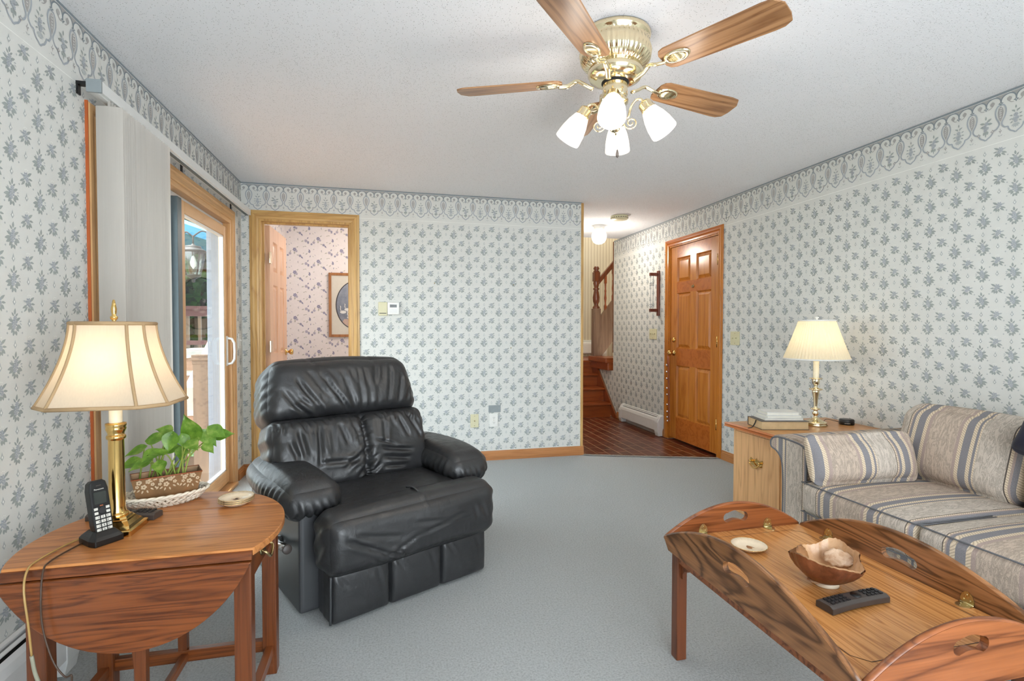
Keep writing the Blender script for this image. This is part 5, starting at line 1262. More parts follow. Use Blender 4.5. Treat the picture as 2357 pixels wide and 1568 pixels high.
def heart(b, base, tip_dir, nrm, L, w, curl=.15):
    d = Vector(tip_dir).normalized(); nn = Vector(nrm); nn = (nn-d*nn.dot(d)).normalized(); s = d.cross(nn); base = Vector(base)
    vs, nU = [], 9
    prof = [.0, .62, .95, 1.0, .92, .76, .56, .34, .14, .0]
    for i in range(nU+1):
        u = i/nU; hw = prof[i]*w/2
        for k in (-1, -.5, 0, .5, 1):
            lob = -.12*L*abs(k)*max(0, 1-u*3.2)
            p = base+d*(u*L+lob)+s*(k*hw)+nn*(-curl*L*u*u+.10*w*abs(k)*(1-u*.5))
            vs.append(p)
    fs = [(i*5+k, i*5+k+1, (i+1)*5+k+1, (i+1)*5+k) for i in range(nU) for k in range(4)]
    b.add(vs, fs, 0, True)
LEAVES = [  # base x,y,z (world), tip direction, normal, length
 (-.800, 2.00, .752, (-.8, -.2, -.25), (-.2, -.5, .85), .065), (-.812, 1.98, .716, (-.9, -.3, -.35), (-.1, -.6, .8), .062), (-.800, 2.02, .770, (.75, -.1, .25), (-.3, -.6, .7), .070),
 (-.775, 1.97, .715, (-.75, -.5, -.3), (-.1, -.5, .85), .066), (-.755, 2.03, .735, (.6, .1, .1), (-.1, -.7, .7), .060), (-.715, 1.99, .800, (-.15, -.3, -.95), (.15, -.9, .3), .068),
 (-.735, 2.04, .800, (-.9, .1, .15), (-.1, -.6, .8), .055), (-.690, 2.00, .790, (.35, -.2, -.8), (.3, -.85, .35), .052), (-.650, 2.02, .770, (-.42, -.2, .95), (-.3, -.85, .25), .098),
 (-.660, 1.97, .770, (.5, -.5, -.2), (0, -.6, .8), .060), (-.640, 2.05, .790, (.55, -.2, -.55), (.2, -.7, .6), .072), (-.622, 2.06, .800, (.75, -.2, -.4), (.1, -.7, .7), .070),
 (-.610, 2.07, .770, (.95, .05, .1), (.1, -.7, .65), .066), (-.630, 2.03, .748, (.7, -.4, -.5), (.1, -.6, .8), .050), (-.725, 1.96, .742, (-.6, -.6, .1), (0, -.5, .85), .055),
 (-.745, 1.96, .710, (.35, -.75, -.5), (0, -.6, .7), .056), (-.785, 2.06, .720, (-.7, .5, .1), (0, -.2, .95), .060), (-.700, 2.03, .740, (.1, -.6, -.5), (.1, -.7, .6), .052), (-.665, 2.08, .760, (.2, .6, .3), (0, -.3, .9), .06),
 (-.760, 1.98, .745, (-.35, -.6, -.3), (.2, -.6, .75), .058)]
for i, (x, y, z, td, nr, L) in enumerate(LEAVES):
    bx = Vector((x+.748, y-2.0, z-TZ-.08)); b = B(); heart(b, bx, td, nr, L, L*.78); b.obj('leaf', 'leaf', pl, fix=False)
    root = Vector((-.02+.10*((i*37 % 20)/20-.35)+bx.x*.35, bx.y*.15, -.005)); mid = (root+bx)/2+Vector((0, 0, .02)) if i % 3 else (root*.35+bx*.65)+Vector((0, 0, .015))
    b = B(); b.tube([tuple(p) for p in spline([root, mid, bx+Vector(td).normalized()*.004], 5)], [.0026]*5+[.002]*5+[.0016], 6); b.obj('stem', 'stem', pl)
# cords over the front of the table
def cord(name, label, mat, pts, r, owner=None):
    b = B()
    if owner:
        iv = (Matrix.Translation(owner.location)@Matrix.Rotation(owner.rotation_euler.z, 4, 'Z')).inverted()
        b.tube([tuple(iv@p) for p in spline(pts, 8)], r, 8); return b.obj(name, mat, owner)
    p0 = Vector(pts[0]); b.tube([tuple(p-p0) for p in spline(pts, 8)], r, 8)
    return tag(b.obj(name, mat, None, tuple(p0)), label, 'cord')
cord('power_cord', 'clear brown lamp cord running over the front edge of the drop-leaf table', 'clearcord', [(-.835, 1.72, TZ+.004), (-.86, 1.66, TZ+.004), (-.873, 1.56, TZ+.004), (-.868, 1.515, TZ-.002), (-.862, 1.492, TZ-.04), (-.852, 1.487, TZ-.12), (-.846, 1.487, TZ-.20)], .0026, lm)
cord('power_cord', 'dark thin phone cord running over the front edge of the drop-leaf table', 'blackcord', [(-.822, 1.668, TZ+.004), (-.835, 1.60, TZ+.004), (-.838, 1.545, TZ+.004), (-.832, 1.512, TZ-.002), (-.826, 1.490, TZ-.05), (-.822, 1.486, TZ-.13), (-.800, 1.482, TZ-.215), (-.772, 1.475, TZ-.255), (-.755, 1.47, TZ-.253), (-.765, 1.48, TZ-.31), (-.775, 1.50, .20), (-.74, 1.52, .10), (-.72, 1.52, .02)], .0022, ph)
cord('extension_cord', 'silvery extension cord hanging beside the front left leg of the drop-leaf table', 'silvercord', [(-.846, 1.487, TZ-.20), (-.838, 1.487, TZ-.25), (-.820, 1.490, TZ-.30), (-.790, 1.50, .21), (-.750, 1.505, .14), (-.735, 1.49, .08), (-.71, 1.46, .03), (-.66, 1.44, .006)], .0042)
cord('extension_cord', 'silvery cord looping across the carpet under the drop-leaf table', 'silvercord', [(-.88, 1.50, .006), (-.80, 1.56, .03), (-.74, 1.60, .10), (-.70, 1.60, .12), (-.62, 1.58, .08), (-.52, 1.55, .02), (-.45, 1.53, .006)], .0036)
# ------------------------------------------------------------------ side cabinet and what stands on it
cb = thing('side_cabinet', 'light oak side cabinet with one brass pull between the pine door and the sofa', 'cabinet', (2.5, 2.68, 0))
b = B(); b.box(-.35, .37, -.215, .210, .0, .530); b.obj('cabinet_body', 'cab', cb, bevel=.003)
b = B(); b.prism([(-.245, .532), (-.245, .536), (-.236, .545), (-.240, .552), (-.232, .560), (.232, .560), (.240, .552), (.236, .545), (.245, .536), (.245, .532)], -.385, .375, lambda a, c, d: (d, a, c)); b.obj('cabinet_top', ['cab_top'], cb, bevel=.002)
b = B(); b.prism([(.0, .532), (-.020, .536), (-.012, .545), (-.018, .553), (-.008, .5602), (0, .5602)], -.242, .242, lambda a, c, d: (-.380+a, d, c)); b.obj('moulded_edge', 'cab_edge', cb)
b = B(); b.box(-.358, -.350, -.200, .195, .06, .515); dr = b.obj('cabinet_door', 'cab', cb, bevel=.002)
b = B(); px_ = -.3585
bat = [(-.056, .012), (-.050, .026), (-.036, .020), (-.024, .014), (-.014, .022), (-.006, .018), (0, .030), (.006, .018), (.014, .022), (.024, .014), (.036, .020), (.050, .026), (.056, .012), (.046, -.004), (.050, -.016), (.034, -.020), (.018, -.016), (.010, -.024), (0, -.036), (-.010, -.024), (-.018, -.016), (-.034, -.020), (-.050, -.016), (-.046, -.004)]
b.prism(bat, -.0025, 0, lambda a, c, d: (px_+d, a-.015, c+.355))
for y in (-.038, .038): b.lathe([(.008, 0), (.006, .010), (.009, .014), (.007, .018), (0, .019)], 12, (px_-.002, y-.015, .362), (-1, 0, 0))
b.tube([tuple(p) for p in spline([(px_-.014, -.053, .362), (px_-.020, -.051, .345), (px_-.022, -.015, .328), (px_-.020, .021, .345), (px_-.014, .023, .362)], 6)], .0035, 8); b.obj('brass_pull', 'brass', dr)
CT = .5602
def book(name, label, loc, rz, L, Dp, T, cov, pg, group=None, soft=False):
    t = thing(name, label, 'book', loc, rz, group)
    c = .0025 if not soft else .0008
    b = B(); b.box(-L/2, L/2, -Dp/2, Dp/2, 0, c); b.box(-L/2, L/2, -Dp/2, Dp/2, T-c, T); b.box(-L/2, L/2, Dp/2-c, Dp/2, c, T-c); b.obj('cover', cov, t, bevel=.0008)
    b = B(); b.box(-L/2+.004, L/2-.004, -Dp/2+.004, Dp/2-c, c, T-c); b.obj('pages', pg, t); return t
az = math.radians(-14)
bk = book('book', 'thick dark-covered book with tan pages at the bottom of the pile on the side cabinet', (2.307, 2.692, CT), az, .280, .19, .050, 'cover', 'page', 'pile of books on the side cabinet')
b = B(); b.tube([tuple(p) for p in spline([(-.14, -.02, .045), (-.15, -.03, .03), (-.17, -.04, .008), (-.20, -.05, .002)], 5)], .004, 6, flat=.2); b.obj('bookmark_ribbon', 'ribbon', bk)
book('book', 'grey-edged booklet lying directly on the thick dark book', (2.322, 2.705, CT+.0505), az, .235, .15, .012, 'cover_w', 'page_w', 'pile of books on the side cabinet', True)
book('book', 'thin white booklet second from the top of the book pile', (2.330, 2.712, CT+.063), az+.05, .215, .14, .011, 'cover_w', 'page_w', 'pile of books on the side cabinet', True)
book('book', 'small white book on top of the book pile', (2.335, 2.722, CT+.0745), az-.02, .195, .135, .019, 'cover_w', 'page_w', 'pile of books on the side cabinet')
l2 = thing('table_lamp', 'small turned brass lamp with a lit pleated cream shade on the side cabinet', 'lamp', (2.580, 2.690, CT))
b = B(); b.lathe([(0, 0), (.064, 0), (.066, .006), (.060, .010), (.064, .016), (.060, .022), (.045, .028), (.030, .036), (.018, .046), (.011, .054), (.010, .060), (.017, .068), (.018, .078), (.010, .088), (.012, .094), (.029, .100), (.026, .105), (.010, .110), (.0095, .116), (.013, .16), (.020, .205), (.022, .212), (.016, .216), (.036, .220), (.038, .224), (.034, .228), (.012, .233), (.008, .240), (.012, .250), (.020, .258), (.021, .284), (.020, .286), (.036, .288), (.037, .292), (.014, .295)], 32); b.obj('turned_base', 'brass_pale', l2)
b = B(); b.lathe([(.0165, .290), (.0165, .44), (0, .442)], 20); b.obj('candle_sleeve', 'candle', l2)
b = B(); b.lathe([(0, .442), (.013, .45), (.027, .495), (.029, .515), (.020, .54), (0, .55)], 16); b.obj('bulb', 'bulb', l2)
b = B(); b.tube([(.036*math.cos(PI*i/10), 0, .43+.215*math.sin(PI*i/10)) for i in range(11)], .002, 6); b.obj('harp', 'brass', l2)
b = B(); b.lathe([(.004, .645), (.003, .655), (.012, .668), (.009, .672), (0, .672)], 16); b.obj('finial', 'offwhite', l2)
b = B(); NP = 56; vs = []
for j in range(9):
    t = j/8; r = .100+(.180-.100)*t**1.06; z = .648-(.648-.412)*t
    for i in range(NP*4):
        a = 2*PI*i/(NP*4); vs.append(((r+.0045*(.4+.6*t)*math.sin(a*NP))*math.cos(a), (r+.0045*(.4+.6*t)*math.sin(a*NP))*math.sin(a), z))
n = NP*4; b.add(vs, [(j*n+i, j*n+(i+1) % n, j*n+n+(i+1) % n, j*n+n+i) for j in range(8) for i in range(n)], 0, True)
ps = b.obj('pleated_shade', 'pleat', l2, fix=False)
b = B()
for r, z in ((.1005, .648), (.181, .412)): b.tube([(r*math.cos(2*PI*i/48), r*math.sin(2*PI*i/48), z) for i in range(50)], .005, 6)
b.obj('shade_trim', 'cover_w', ps)
light('lamp_bulb', (0, 0, .53), .8, (1, .80, .50), .035, l2)
pk = thing('smart_speaker', 'small round black smart speaker on the side cabinet beside the sofa', 'speaker', (2.790, 2.665, CT))
b = B(); b.lathe([(0, 0), (.040, 0), (.042, .003), (.042, .029), (.039, .033), (.034, .0335), (0, .033)], 40); sk = b.obj('body', 'black', pk)
b = B(); b.lathe([(.0425, .024), (.0425, .026), (.0418, .0265)], 40); b.obj('light_ring', 'charcoal', sk)
q = math.radians(-130)
text('lettering', 'amazon', .010, 'key', sk, face_m((.0424*math.cos(q), .0424*math.sin(q), .012), (-math.sin(q), math.cos(q), 0), (0, 0, 1)))
cord('power_cord', 'thin brown lamp cord arching across the side cabinet to the small speaker', 'blackcord', [(2.645, 2.700, CT+.004), (2.68, 2.73, CT+.012), (2.72, 2.745, CT+.022), (2.765, 2.735, CT+.012), (2.80, 2.73, CT+.004)], .0018, l2)

# ------------------------------------------------------------------ sofa
sf = thing('sofa', 'striped beige and grey-blue upholstered sofa against the right wall', 'sofa', (2.40, 1.20, 0))
OX, OY = 2.40, 1.20
def srb(name, half, r, cen, n, puff, uvf, disp=None, ry=0.0, par=None, pw=.6, warp=None):
    S, F = rbox(*half, r, n, puff, disp, pw, warp)
    if ry:
        c_, s_ = math.cos(ry), math.sin(ry); x, z = S[:, 0].copy(), S[:, 2].copy(); S[:, 0] = x*c_+z*s_; S[:, 2] = -x*s_+z*c_
    S = S+np.array(cen)-np.array((OX, OY, 0)); b = B(); b.grid(S, F)
    return b.obj(name, 'sofa', par or sf, fix=False, uv=uvf)
arm_prof = [(.05, .04), (.05, .30), (.053, .43), (.066, .50), (.10, .535), (.138, .548), (.148, .566), (.142, .590), (.115, .606), (.06, .612), (-.04, .606), (-.085, .596), (-.106, .575), (-.112, .54), (-.112, .04)]
def arm(y, sg):
    S = [(y+sg*a, z) for a, z in [tuple(p) for p in spline(arm_prof, 3)]]
    b = B(); b.prism(S, 1.975-OX, 2.82-OX, lambda a, c, d: (d, a-OY, c), smooth_side=True); b.obj('arm', 'sofa', sf, uv=lambda co: np.stack([co[:, 0]+.30, co[:, 2]+co[:, 1]], 1))
    b = B(); b.prism([(y+sg*((a+.02)*.93-.02), .03+(z-.03)*.985) for a, z in [tuple(p) for p in spline(arm_prof, 3)]], 1.955-OX, 1.978-OX, lambda a, c, d: (d, a-OY, c)); b.obj('arm_front', 'sofa', sf, bevel=.006, uv=lambda co: np.stack([sg*(co[:, 1]+OY-y)*-1+.02, co[:, 2]], 1))
    b = B(); b.tube([(1.955-OX, y+sg*((p[0]+.02)*.93-.02)-OY, .03+(p[1]-.03)*.985) for p in spline(arm_prof, 3)], .0045, 6); b.obj('piping', 'piping', sf)
arm(2.192, 1); arm(.28, -1)
b = B(); b.box(1.965-OX, 2.80-OX, .40-OY, 2.085-OY, .05, .285); b.obj('sofa_base', 'sofa', sf, bevel=.012, uv=lambda co: np.stack([1.2-co[:, 1], co[:, 0]+co[:, 2]], 1))
b = B(); b.box(2.715-OX, 2.835-OX, .40-OY, 2.085-OY, .05, .70); b.obj('sofa_back', 'sofa', sf, bevel=.045, seg=4, uv=lambda co: np.stack([.88-co[:, 1], co[:, 2]], 1))
for k, y1 in enumerate((2.078, 1.519, .960)):
    y0 = y1-.556; yc = (y0+y1)/2
    u = lambda co, y1=y1: np.stack([y1-OY-co[:, 1]+(.0 if True else 0), co[:, 0]-co[:, 2]], 1)
    q = srb('seat_cushion', (.315, .2775, .070), .030, (2.225, yc, .358), (36, 36, 12), (.006, 0, .022), u)
    b = B()
    for zz in (.427, .289): b.tube([tuple(p) for p in spline([(2.30-OX, y1-.006-OY, zz), (1.96-OX, y1-.006-OY, zz), (1.922-OX, y1-.022-OY, zz), (1.912-OX, yc-OY, zz+.002), (1.922-OX, y0+.022-OY, zz), (1.96-OX, y0+.006-OY, zz), (2.30-OX, y0+.006-OY, zz)], 4)], .003, 6)
    b.obj('piping', 'piping', q)
    ub = lambda co, y1=y1: np.stack([y1+.05-OY-co[:, 1], co[:, 2]*1.0+.2*co[:, 0]], 1)
    srb('back_cushion', (.105, .277, .190), .085, (2.605, yc+.045, .588), (14, 36, 30), (.035, 0, .012), ub, ry=math.radians(15))
t = thing('throw_pillow', 'striped oblong throw pillow leaning on the far arm of the sofa', 'pillow', (2.170, 1.992, .550), math.radians(-9))
def wp(S):
    S = S.copy(); t_ = np.clip(np.abs(S[:, 2])/.09, 0, 1); S[:, 1] *= 1-.55*t_**3; e = np.clip(np.abs(S[:, 0])/.26, 0, 1); S[:, 1] *= 1-.5*e**4; S[:, 2] += .006*np.sin(S[:, 0]*9); 
    y = S[:, 1].copy(); S[:, 1] = y+S[:, 2]*.28; return S
S, F = rbox(.262, .060, .112, .035, (46, 14, 30), (0, .020, 0), None, .5, wp); b = B(); b.grid(S, F); b.obj('pillow_cover', 'sofa', t, fix=False, uv=lambda co: np.stack([co[:, 0]*1.02+.402, co[:, 2]], 1))
S, F = rbox(.070, .19, .112, .05, (14, 30, 26), (.03, 0, 0), lambda S, Nn, P: .004*np.sin(S[:, 1]*40)*np.sin(S[:, 2]*37), .5)
S[:, 0] *= 1-.75*np.clip(np.maximum(np.abs(S[:, 1])/.19, np.abs(S[:, 2])/.112), 0, 1)**4
c_, s_ = math.cos(.22), math.sin(.22); x, z = S[:, 1].copy(), S[:, 2].copy(); S[:, 1] = x*c_-z*s_; S[:, 2] = x*s_+z*c_
c_, s_ = math.cos(.35), math.sin(.35); x, z = S[:, 0].copy(), S[:, 2].copy(); S[:, 0] = x*c_+z*s_; S[:, 2] = -x*s_+z*c_
b = B(); b.grid(S, F); tag(b.obj('throw_pillow', 'navy', None, (2.452, 1.352, .735), fix=False), 'navy blue velvet pillow resting against the sofa back', 'pillow')

# ------------------------------------------------------------------ coffee table (butler's tray)
ct = thing('coffee_table', 'oak butler tray coffee table with four raised scalloped flaps', 'table', (1.239, 1.262, 0))
TW, TL, CZ = .272, .387, .42
b = B(); b.box(-TW, TW, -TL, TL, CZ-.018, CZ); b.obj('tray_top', 'tray', ct, bevel=.002)
b = B(); g = [(-TW+.075, -TL+.045), (TW-.075, -TL+.045), (TW-.048, -TL+.075), (TW-.048, TL-.075), (TW-.075, TL-.045), (-TW+.075, TL-.045), (-TW+.048, TL-.075), (-TW+.048, -TL+.075)]
for i in range(8):
    p, q = Vector((*g[i], CZ+.0004)), Vector((*g[(i+1) % 8], CZ+.0004)); d = (q-p).normalized(); nn = Vector((-d.y, d.x, 0))*.0009
    b.add([p-nn, q-nn, q+nn, p+nn], [(0, 1, 2, 3)])
b.obj('inlay_line', 'blackgap', ct, fix=False)
def flap(name, L, h, hole_z, hole_l, fn, mat):
    up = []
    for i in range(41):
        s = -L+2*L*i/40; up.append((s, CZ+.002+h*(1-(s/L)**2)**1.0*(1-.12*(1-abs(s/L))**0*0)))
    poly = [(-L+.035, CZ-.034), (L-.035, CZ-.034)]+list(reversed(up))
    poly = [(-L+.03, CZ-.034), (L-.03, CZ-.034)]+[(s, z) for s, z in reversed(up)]
    hole = []
    for i in range(11): a = PI/2+PI*i/10; hole.append((-hole_l+.017*math.cos(a), hole_z+.017*math.sin(a)))
    for i in range(1, 8): hole.append((-hole_l+2*hole_l*i/8, hole_z-.017+.008*math.sin(PI*i/8)))
    for i in range(11): a = -PI/2+PI*i/10; hole.append((hole_l+.017*math.cos(a), hole_z+.017*math.sin(a)))
    for i in range(1, 8): hole.append((hole_l-2*hole_l*i/8, hole_z+.017+.008*math.sin(PI*i/8)))
    hole = hole[::-1]
    b = B(); b.prism(poly, 0, .018, fn, [hole]); b.tube([fn(s, z-.004, .009) for s, z in up], .0092, 10); return b.obj(name, mat, ct)
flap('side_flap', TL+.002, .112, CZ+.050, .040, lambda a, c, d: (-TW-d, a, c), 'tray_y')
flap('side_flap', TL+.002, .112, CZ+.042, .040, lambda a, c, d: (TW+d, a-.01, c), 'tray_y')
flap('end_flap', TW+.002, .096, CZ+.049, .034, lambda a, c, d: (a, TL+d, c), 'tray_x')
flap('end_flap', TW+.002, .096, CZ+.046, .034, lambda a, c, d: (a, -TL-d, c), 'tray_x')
b = B()
for x0, x1, y0, y1 in ((-TW+.012, TW-.012, -TL+.012, -TL+.032), (-TW+.012, TW-.012, TL-.032, TL-.012), (-TW+.012, -TW+.032, -TL+.03, TL-.03), (TW-.032, TW-.012, -TL+.03, TL-.03)):
    b.box(x0, x1, y0, y1, CZ-.075, CZ-.018)
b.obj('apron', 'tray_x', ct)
for sx in (-1, 1):
    for sy in (-1, 1):
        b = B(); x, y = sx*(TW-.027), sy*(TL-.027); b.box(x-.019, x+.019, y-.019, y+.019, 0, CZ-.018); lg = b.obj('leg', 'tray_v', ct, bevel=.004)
        b = B(); b.prism([(0, 0), (.050, 0), (.050, -.012), (.040, -.012), (.040, -.018), (.024, -.022), (.012, -.036), (.012, -.055), (0, -.055)], -.006, .006, lambda a, c, d: (x+d, y-sy*(.019+a), CZ-.073+c)); b.obj('bracket', 'tray_v', lg)
def hinge(p, inward, along):
    P, I, A, U = Vector(p), Vector(inward), Vector(along), Vector((0, 0, 1))
    b = B()
    half = [(-.017, 0), (-.017, .014), (-.013, .026), (-.006, .033), (0, .035), (.006, .033), (.013, .026), (.017, .014), (.017, 0)]
    b.prism(half, .0003, .002, lambda a, c, d: tuple(P+A*a+U*c+I*d)); b.prism(half, .0003, .002, lambda a, c, d: tuple(P+A*a+I*c+U*d))
    b.tube([tuple(P-A*.017+I*.002+U*.002), tuple(P+A*.017+I*.002+U*.002)], .003, 8)
    for a, c in ((-.008, .012), (.008, .012), (0, .026)):
        b.lathe([(.0022, 0), (.0015, .001), (0, .0012)], 8, tuple(P+A*a+U*c+I*.002), tuple(I)); b.lathe([(.0022, 0), (.0015, .001), (0, .0012)], 8, tuple(P+A*a+I*c+U*.002), (0, 0, 1))
    b.obj('hinge', 'brass_dull', ct)
for y in (.247, -.205):
    hinge((TW, y, CZ), (-1, 0, 0), (0, 1, 0)); hinge((-TW, y, CZ), (1, 0, 0), (0, 1, 0))
for x in (-.135, .135):
    hinge((x, TL, CZ), (0, -1, 0), (1, 0, 0)); hinge((x, -TL, CZ), (0, 1, 0), (1, 0, 0))
t, o = dish('coaster_dish', 'single cream fluted dish at the far end of the butler tray coffee table', (1.178, 1.498, CZ), .057)
b = B(); b.add([(x, y, .0056) for x, y in ((-.010, -.004), (-.004, .010), (.003, .013), (.009, .004), (.016, -.010), (.006, -.006), (.001, -.016), (-.006, -.012))], [tuple(range(8))]); b.obj('printed_motif', 'bowl_dk', o)
remote('remote_control', 'dark grey remote control on the butler tray beside the leaf bowl', (1.212, 1.128, CZ), math.radians(5), .205, .052)
# leaf bowl
bw = thing('leaf_bowl', 'brown clay bowl shaped from overlapping leaves on the butler tray', 'bowl', (1.232, 1.238, CZ), .4)
rq = random.Random(9)
rim = [1+.07*math.sin(3*a+.6)+.05*math.sin(7*a)+rq.uniform(-.015, .015) for a in [2*PI*i/96 for i in range(96)]]
rh = [1+.14*math.sin(2*a+1.9)+.06*math.sin(5*a+.4)+rq.uniform(-.02, .02) for a in [2*PI*i/96 for i in range(96)]]
def bowl_surf(scale, zoff, name, mat, flip=False):
    prof = [(.0, .004), (.34, .005), (.60, .018), (.82, .040), (.95, .062), (1.0, .080)]
    vs = []
    for r, z in prof:
        for i in range(96):
            a = 2*PI*i/96; w = max(0, (r-.5)/.5); ridge = .02*math.sin(9*a+r*3)*w
            R_ = .092*r*(1+(rim[i]-1)*w+ridge)*scale; vs.append((R_*math.cos(a)*1.10, R_*math.sin(a)*.95, zoff+z*(1+(rh[i]-1)*w)+.006))
    b = B(); b.add(vs, [(j*96+i, j*96+(i+1) % 96, j*96+96+(i+1) % 96, j*96+96+i) for j in range(5) for i in range(96)], 0, True); return b.obj(name, mat, bw, fix=False)
bowl_surf(1.0, 0, 'outer_shell', 'bowl_out'); bowl_surf(.972, .0035, 'inner_shell', 'bowl_in')
b = B(); b.lathe([(.028, 0), (.034, 0), (.034, .004), (.030, .014), (.026, .014)], 28); b.obj('foot', 'cream', bw)
def clay_leaf(c, d, nrm, L, w, mat):
    b = B(); d = Vector(d).normalized(); nn = Vector(nrm); nn = (nn-d*nn.dot(d)).normalized(); s = d.cross(nn); vs = []
    for i in range(13):
        u = i/12; hw = w/2*math.sin(PI*min(1, u*.93+.07))**.6*(1+.10*math.sin(u*26))
        for k in range(-4, 5):
            kk = k/4; vs.append(Vector(c)+d*((u-.5)*L)+s*(kk*hw)+nn*(-.10*L*(2*u-1)**2+.002*math.sin(kk*9+u*12)-.003*abs(kk)+.004))
    b.add(vs, [(i*9+k, i*9+k+1, i*9+9+k+1, i*9+9+k) for i in range(12) for k in range(8)], 0, True); o = b.obj('clay_leaf', mat, bw, fix=False)
    md = o.modifiers.new('thickness', 'SOLIDIFY'); md.thickness = .003
clay_leaf((-.030, .050, .080), (1, .25, .10), (.2, -.75, .6), .085, .046, 'bowl_dk'); clay_leaf((.055, -.012, .066), (.35, -1, .05), (-.75, -.1, .65), .080, .052, 'bowl_leaf')
clay_leaf((-.005, .0, .022), (.8, -.5, .0), (-.1, 0, 1), .095, .060, 'bowl_in')

# ------------------------------------------------------------------ outside the patio door
t = thing('deck', 'wooden deck boards outside the sliding door', 'deck', (-3.2, 4.0, -.12))
b = B()
for i in range(33): x = -2.6+i*.135; b.box(x, x+.128, -4, 1.75, -.03, 0)
b.obj('boards', 'deckwood', t)
t = thing('deck_steps', 'brown deck steps with pale sunlit treads beyond the patio door', 'steps', (-2.1, 5.0, -.12))
for k in range(6):
    y = .3*k; z = .12+.17*k
    b = B(); b.box(-.8, .33, y, y+.02, max(0, z-.17), z-.03); b.obj('riser', 'deckwood', t)
    b = B(); b.box(-.8, .33, y-.02, y+.31 if k < 5 else y+2.4, z-.03, z); b.obj('tread', 'deck_sunlit', t)
t = thing('deck_post', 'square cedar deck post with a flat cap seen through the glass', 'post', (-1.442, 4.62, -.12))
b = B(); b.box(-.052, .052, -.052, .052, 0, 1.02); b.obj('post', 'deckpost', t, bevel=.004)
b = B(); b.box(-.070, .070, -.070, .070, 1.02, 1.045); b.box(-.060, .060, -.060, .060, 1.045, 1.065); b.box(-.056, .056, -.056, .056, .99, 1.02); b.obj('cap', 'deckpost', t, bevel=.004)
b = B(); b.prism([(0, .62), (0, .80), (.85, 1.32), (.85, 1.14)], -.14, -.05, lambda a, c, d: (d, a+.02, c)); b.obj('stair_rail', 'deck_sunlit', t)
t = thing('deck_railing', 'red-brown deck railing with thin balusters before the trees', 'railing', (-3.0, 8.1, .88))
b = B(); b.box(-2.5, 1.2, -.07, .07, .53, .58); b.box(-2.5, 1.2, -.02, .02, .44, .53); b.obj('top_rail', 'railred', t)
b = B(); b.box(-2.5, 1.2, -.02, .02, .04, .10); b.obj('bottom_rail', 'railred', t)
for i in range(24):
    x = -2.4+i*.15; b = B(); b.box(x-.018, x+.018, -.018, .018, 0, .45); b.obj('baluster', 'deckpost', t)
b = B(); b.box(-.48, 0, 0, 4.0, 0, 3.2)
for i in range(16): b.box(-.482, 0, -.012, 0, .2*i, .2*i+.185)
tag(b.obj('house_bay', 'siding', None, (-1.262, 5.80, -.6)), 'pale blue-grey sided corner of the house outside the sliding door', 'house wall')
b = B(); b.box(-.37, 0, 0, 9, 0, .12); tag(b.obj('roof_eave', 'soffit', None, (-1.257, .2, 2.18)), 'grey roof eave above the patio door outside', 'eave')
t = thing('wall_lantern', 'bronze urn-shaped lantern with scroll arm outside the patio door', 'lantern', (-1.845, 5.70, 1.80))
t.scale = (1.12, 1.12, 1.12)
b = B(); b.lathe([(.093, .085), (.088, .04), (.072, -.05), (.055, -.115)], 24); b.obj('glass_urn', 'lanternglass', t)
b = B(); b.lathe([(0, .165), (.012, .160), (.016, .150), (.060, .140), (.066, .128), (.070, .118), (.094, .108), (.106, .098), (.106, .086), (.096, .082)], 24); b.lathe([(.058, -.108), (.060, -.118), (.052, -.128), (.030, -.138), (.014, -.150), (.014, -.172), (0, -.18)], 24)
for k in range(4):
    a = PI/4+k*PI/2; b.tube([(.098*math.cos(a), .098*math.sin(a), .088), (.092*math.cos(a), .092*math.sin(a), .04), (.076*math.cos(a), .076*math.sin(a), -.05), (.058*math.cos(a), .058*math.sin(a), -.115)], .006, 6)
b.obj('cage', 'lantern', t)
b = B(); b.tube([tuple(p) for p in spline([(-.075, 0, .250), (-.05, 0, .262), (-.02, 0, .240), (0, 0, .225), (.03, 0, .25), (.07, 0, .275), (.11, 0, .265), (.14, .02, .23), (.15, .06, .20), (.15, .08, .18)], 5)], .007, 8); b.tube([(0, 0, .15), (0, 0, .235)], .007, 8); b.box(.12, .18, .068, .078, .05, .25); b.obj('scroll_arm', 'lantern', t)
b = B(); b.lathe([(0, -.06), (.022, -.03), (.026, .0), (.012, .05), (0, .06)], 12); b.obj('lamp_bulb', 'offwhite', t)
t = thing('patio_umbrella', 'teal patio umbrella above the deck outside', 'umbrella', (-3.15, 6.9, .85))
b = B(); n = 8; ap = (0, 0, 1.95); R8 = [(1.25*math.cos(2*PI*i/n+.2), 1.25*math.sin(2*PI*i/n+.2), 1.42) for i in range(n)]
b.add([ap]+R8+[(x, y, z-.1) for x, y, z in R8], [(0, 1+i, 1+(i+1) % n) for i in range(n)]+[(1+i, 9+i, 9+(i+1) % n, 1+(i+1) % n) for i in range(n)]); b.obj('canopy', 'teal', t, fix=False)
b = B(); b.tube([(0, 0, 0), (0, 0, 1.97)], .02, 10); b.obj('pole', 'lantern', t)
b = B(); b.box(-14, 6, -6, 26, 0, .05); struct(b.obj('ground', 'grass', None, (-8, 0, -.85)))
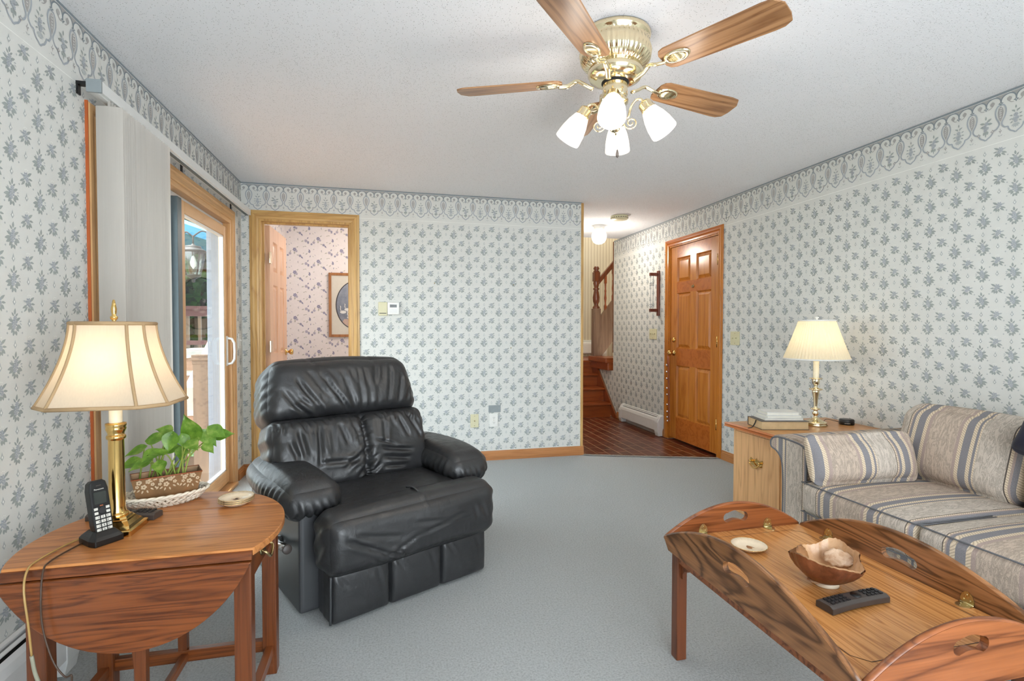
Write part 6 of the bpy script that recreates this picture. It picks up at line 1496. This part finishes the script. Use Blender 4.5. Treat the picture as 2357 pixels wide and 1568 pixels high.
def tree(label, x, y, h, r, seed):
    q = np.random.RandomState(seed); t = thing('tree', label, 'tree', (x, y, -.8), 0, 'trees behind the deck')
    b = B(); b.tube([(0, 0, 0), (.1, 0, h*.35), (-.05, .1, h*.75)], [.16, .12, .05], 8)
    for k in range(5): a = k*1.3; b.tube([(.05, 0, h*(.3+.08*k)), (r*.6*math.cos(a), r*.6*math.sin(a), h*(.5+.08*k))], [.06, .02], 6)
    b.obj('trunk', 'bark', t)
    nl = 5200; cl = q.normal(size=(26, 3)); cl /= np.linalg.norm(cl, axis=1)[:, None]; cl *= (q.rand(26, 1)**.4)*np.array([r, r, h*.44])*.9; cl[:, 2] += h*.56
    c = cl[q.randint(0, 26, nl)]+q.normal(size=(nl, 3))*r*.20
    d1 = q.normal(size=(nl, 3)); d1 /= np.linalg.norm(d1, axis=1)[:, None]; d2 = np.cross(d1, q.normal(size=(nl, 3))); d2 /= np.linalg.norm(d2, axis=1)[:, None]; s = (.05+.05*q.rand(nl, 1))
    V = np.stack([c-d1*s*1.5, c+d2*s, c+d1*s*1.5, c-d2*s], 1).reshape(-1, 3)
    F = np.arange(nl*4).reshape(-1, 4); b = B(); b.grid(V, F, 0, False); b.obj('foliage', 'tree', t, fix=False)
tree('broad leafy tree nearest behind the deck railing', -3.5, 10.9, 5.4, 1.35, 1)
tree('tall leafy tree left of the other trees behind the deck', -7.4, 12.2, 6.0, 1.6, 2)
tree('leafy tree far behind the deck railing', -5.0, 15.6, 8.0, 2.0, 3)

# ------------------------------------------------------------------ light, world, camera
sun = bpy.data.lights.new('sun', 'SUN'); sun.energy = 5.0; sun.angle = .01; sun.color = (1, .96, .9)
so = bpy.data.objects.new('sun', sun); C.objects.link(so); so.rotation_euler = Vector((-.37, .27, .89)).to_track_quat('Z', 'Y').to_euler()
w = bpy.data.worlds.new('World'); bpy.context.scene.world = w; w.use_nodes = True
bg = w.node_tree.nodes['Background']; bg.inputs[0].default_value = (.87, .945, 1.0, 1); bg.inputs[1].default_value = 5.2
cam = bpy.data.cameras.new('Camera'); light('bathroom_fill', (.1, 5.4, 2.1), 12, (1, .93, .85), .08); light('stairwell_fill', (3.3, 7.3, 3.6), 30, (1, .9, .76), .1)  # both point lights are unseen fills added to brighten the bathroom and stairwell
co = bpy.data.objects.new('Camera', cam); C.objects.link(co)
cam.sensor_width = 36.0; cam.sensor_fit = 'HORIZONTAL'; cam.lens = 1198.2/2357*36; cam.clip_start = .05
p, y, r = math.radians(1.3698), math.radians(13.4649), math.radians(.0708)
fw = Vector((math.sin(y)*math.cos(p), math.cos(y)*math.cos(p), -math.sin(p))); r0 = Vector((math.cos(y), -math.sin(y), 0)); u0 = r0.cross(fw)
rt = r0*math.cos(r)+u0*math.sin(r); up = -r0*math.sin(r)+u0*math.cos(r)
m = Matrix((rt, up, -fw)).transposed().to_4x4(); m.translation = Vector((0, 0, 1.16)); co.matrix_world = m
sc = bpy.context.scene; sc.camera = co
sc.view_settings.view_transform = 'Standard'; sc.view_settings.look = 'None'; sc.view_settings.exposure = 0.74; sc.view_settings.gamma = 1; sc.view_settings.use_curve_mapping = False
try:
    cy = sc.cycles; cy.max_bounces = 7; cy.diffuse_bounces = 4; cy.glossy_bounces = 3; cy.transmission_bounces = 4; cy.transparent_max_bounces = 8; cy.use_denoising = True; cy.caustics_reflective = False; cy.caustics_refractive = False; cy.sample_clamp_indirect = 6.0
except Exception: pass
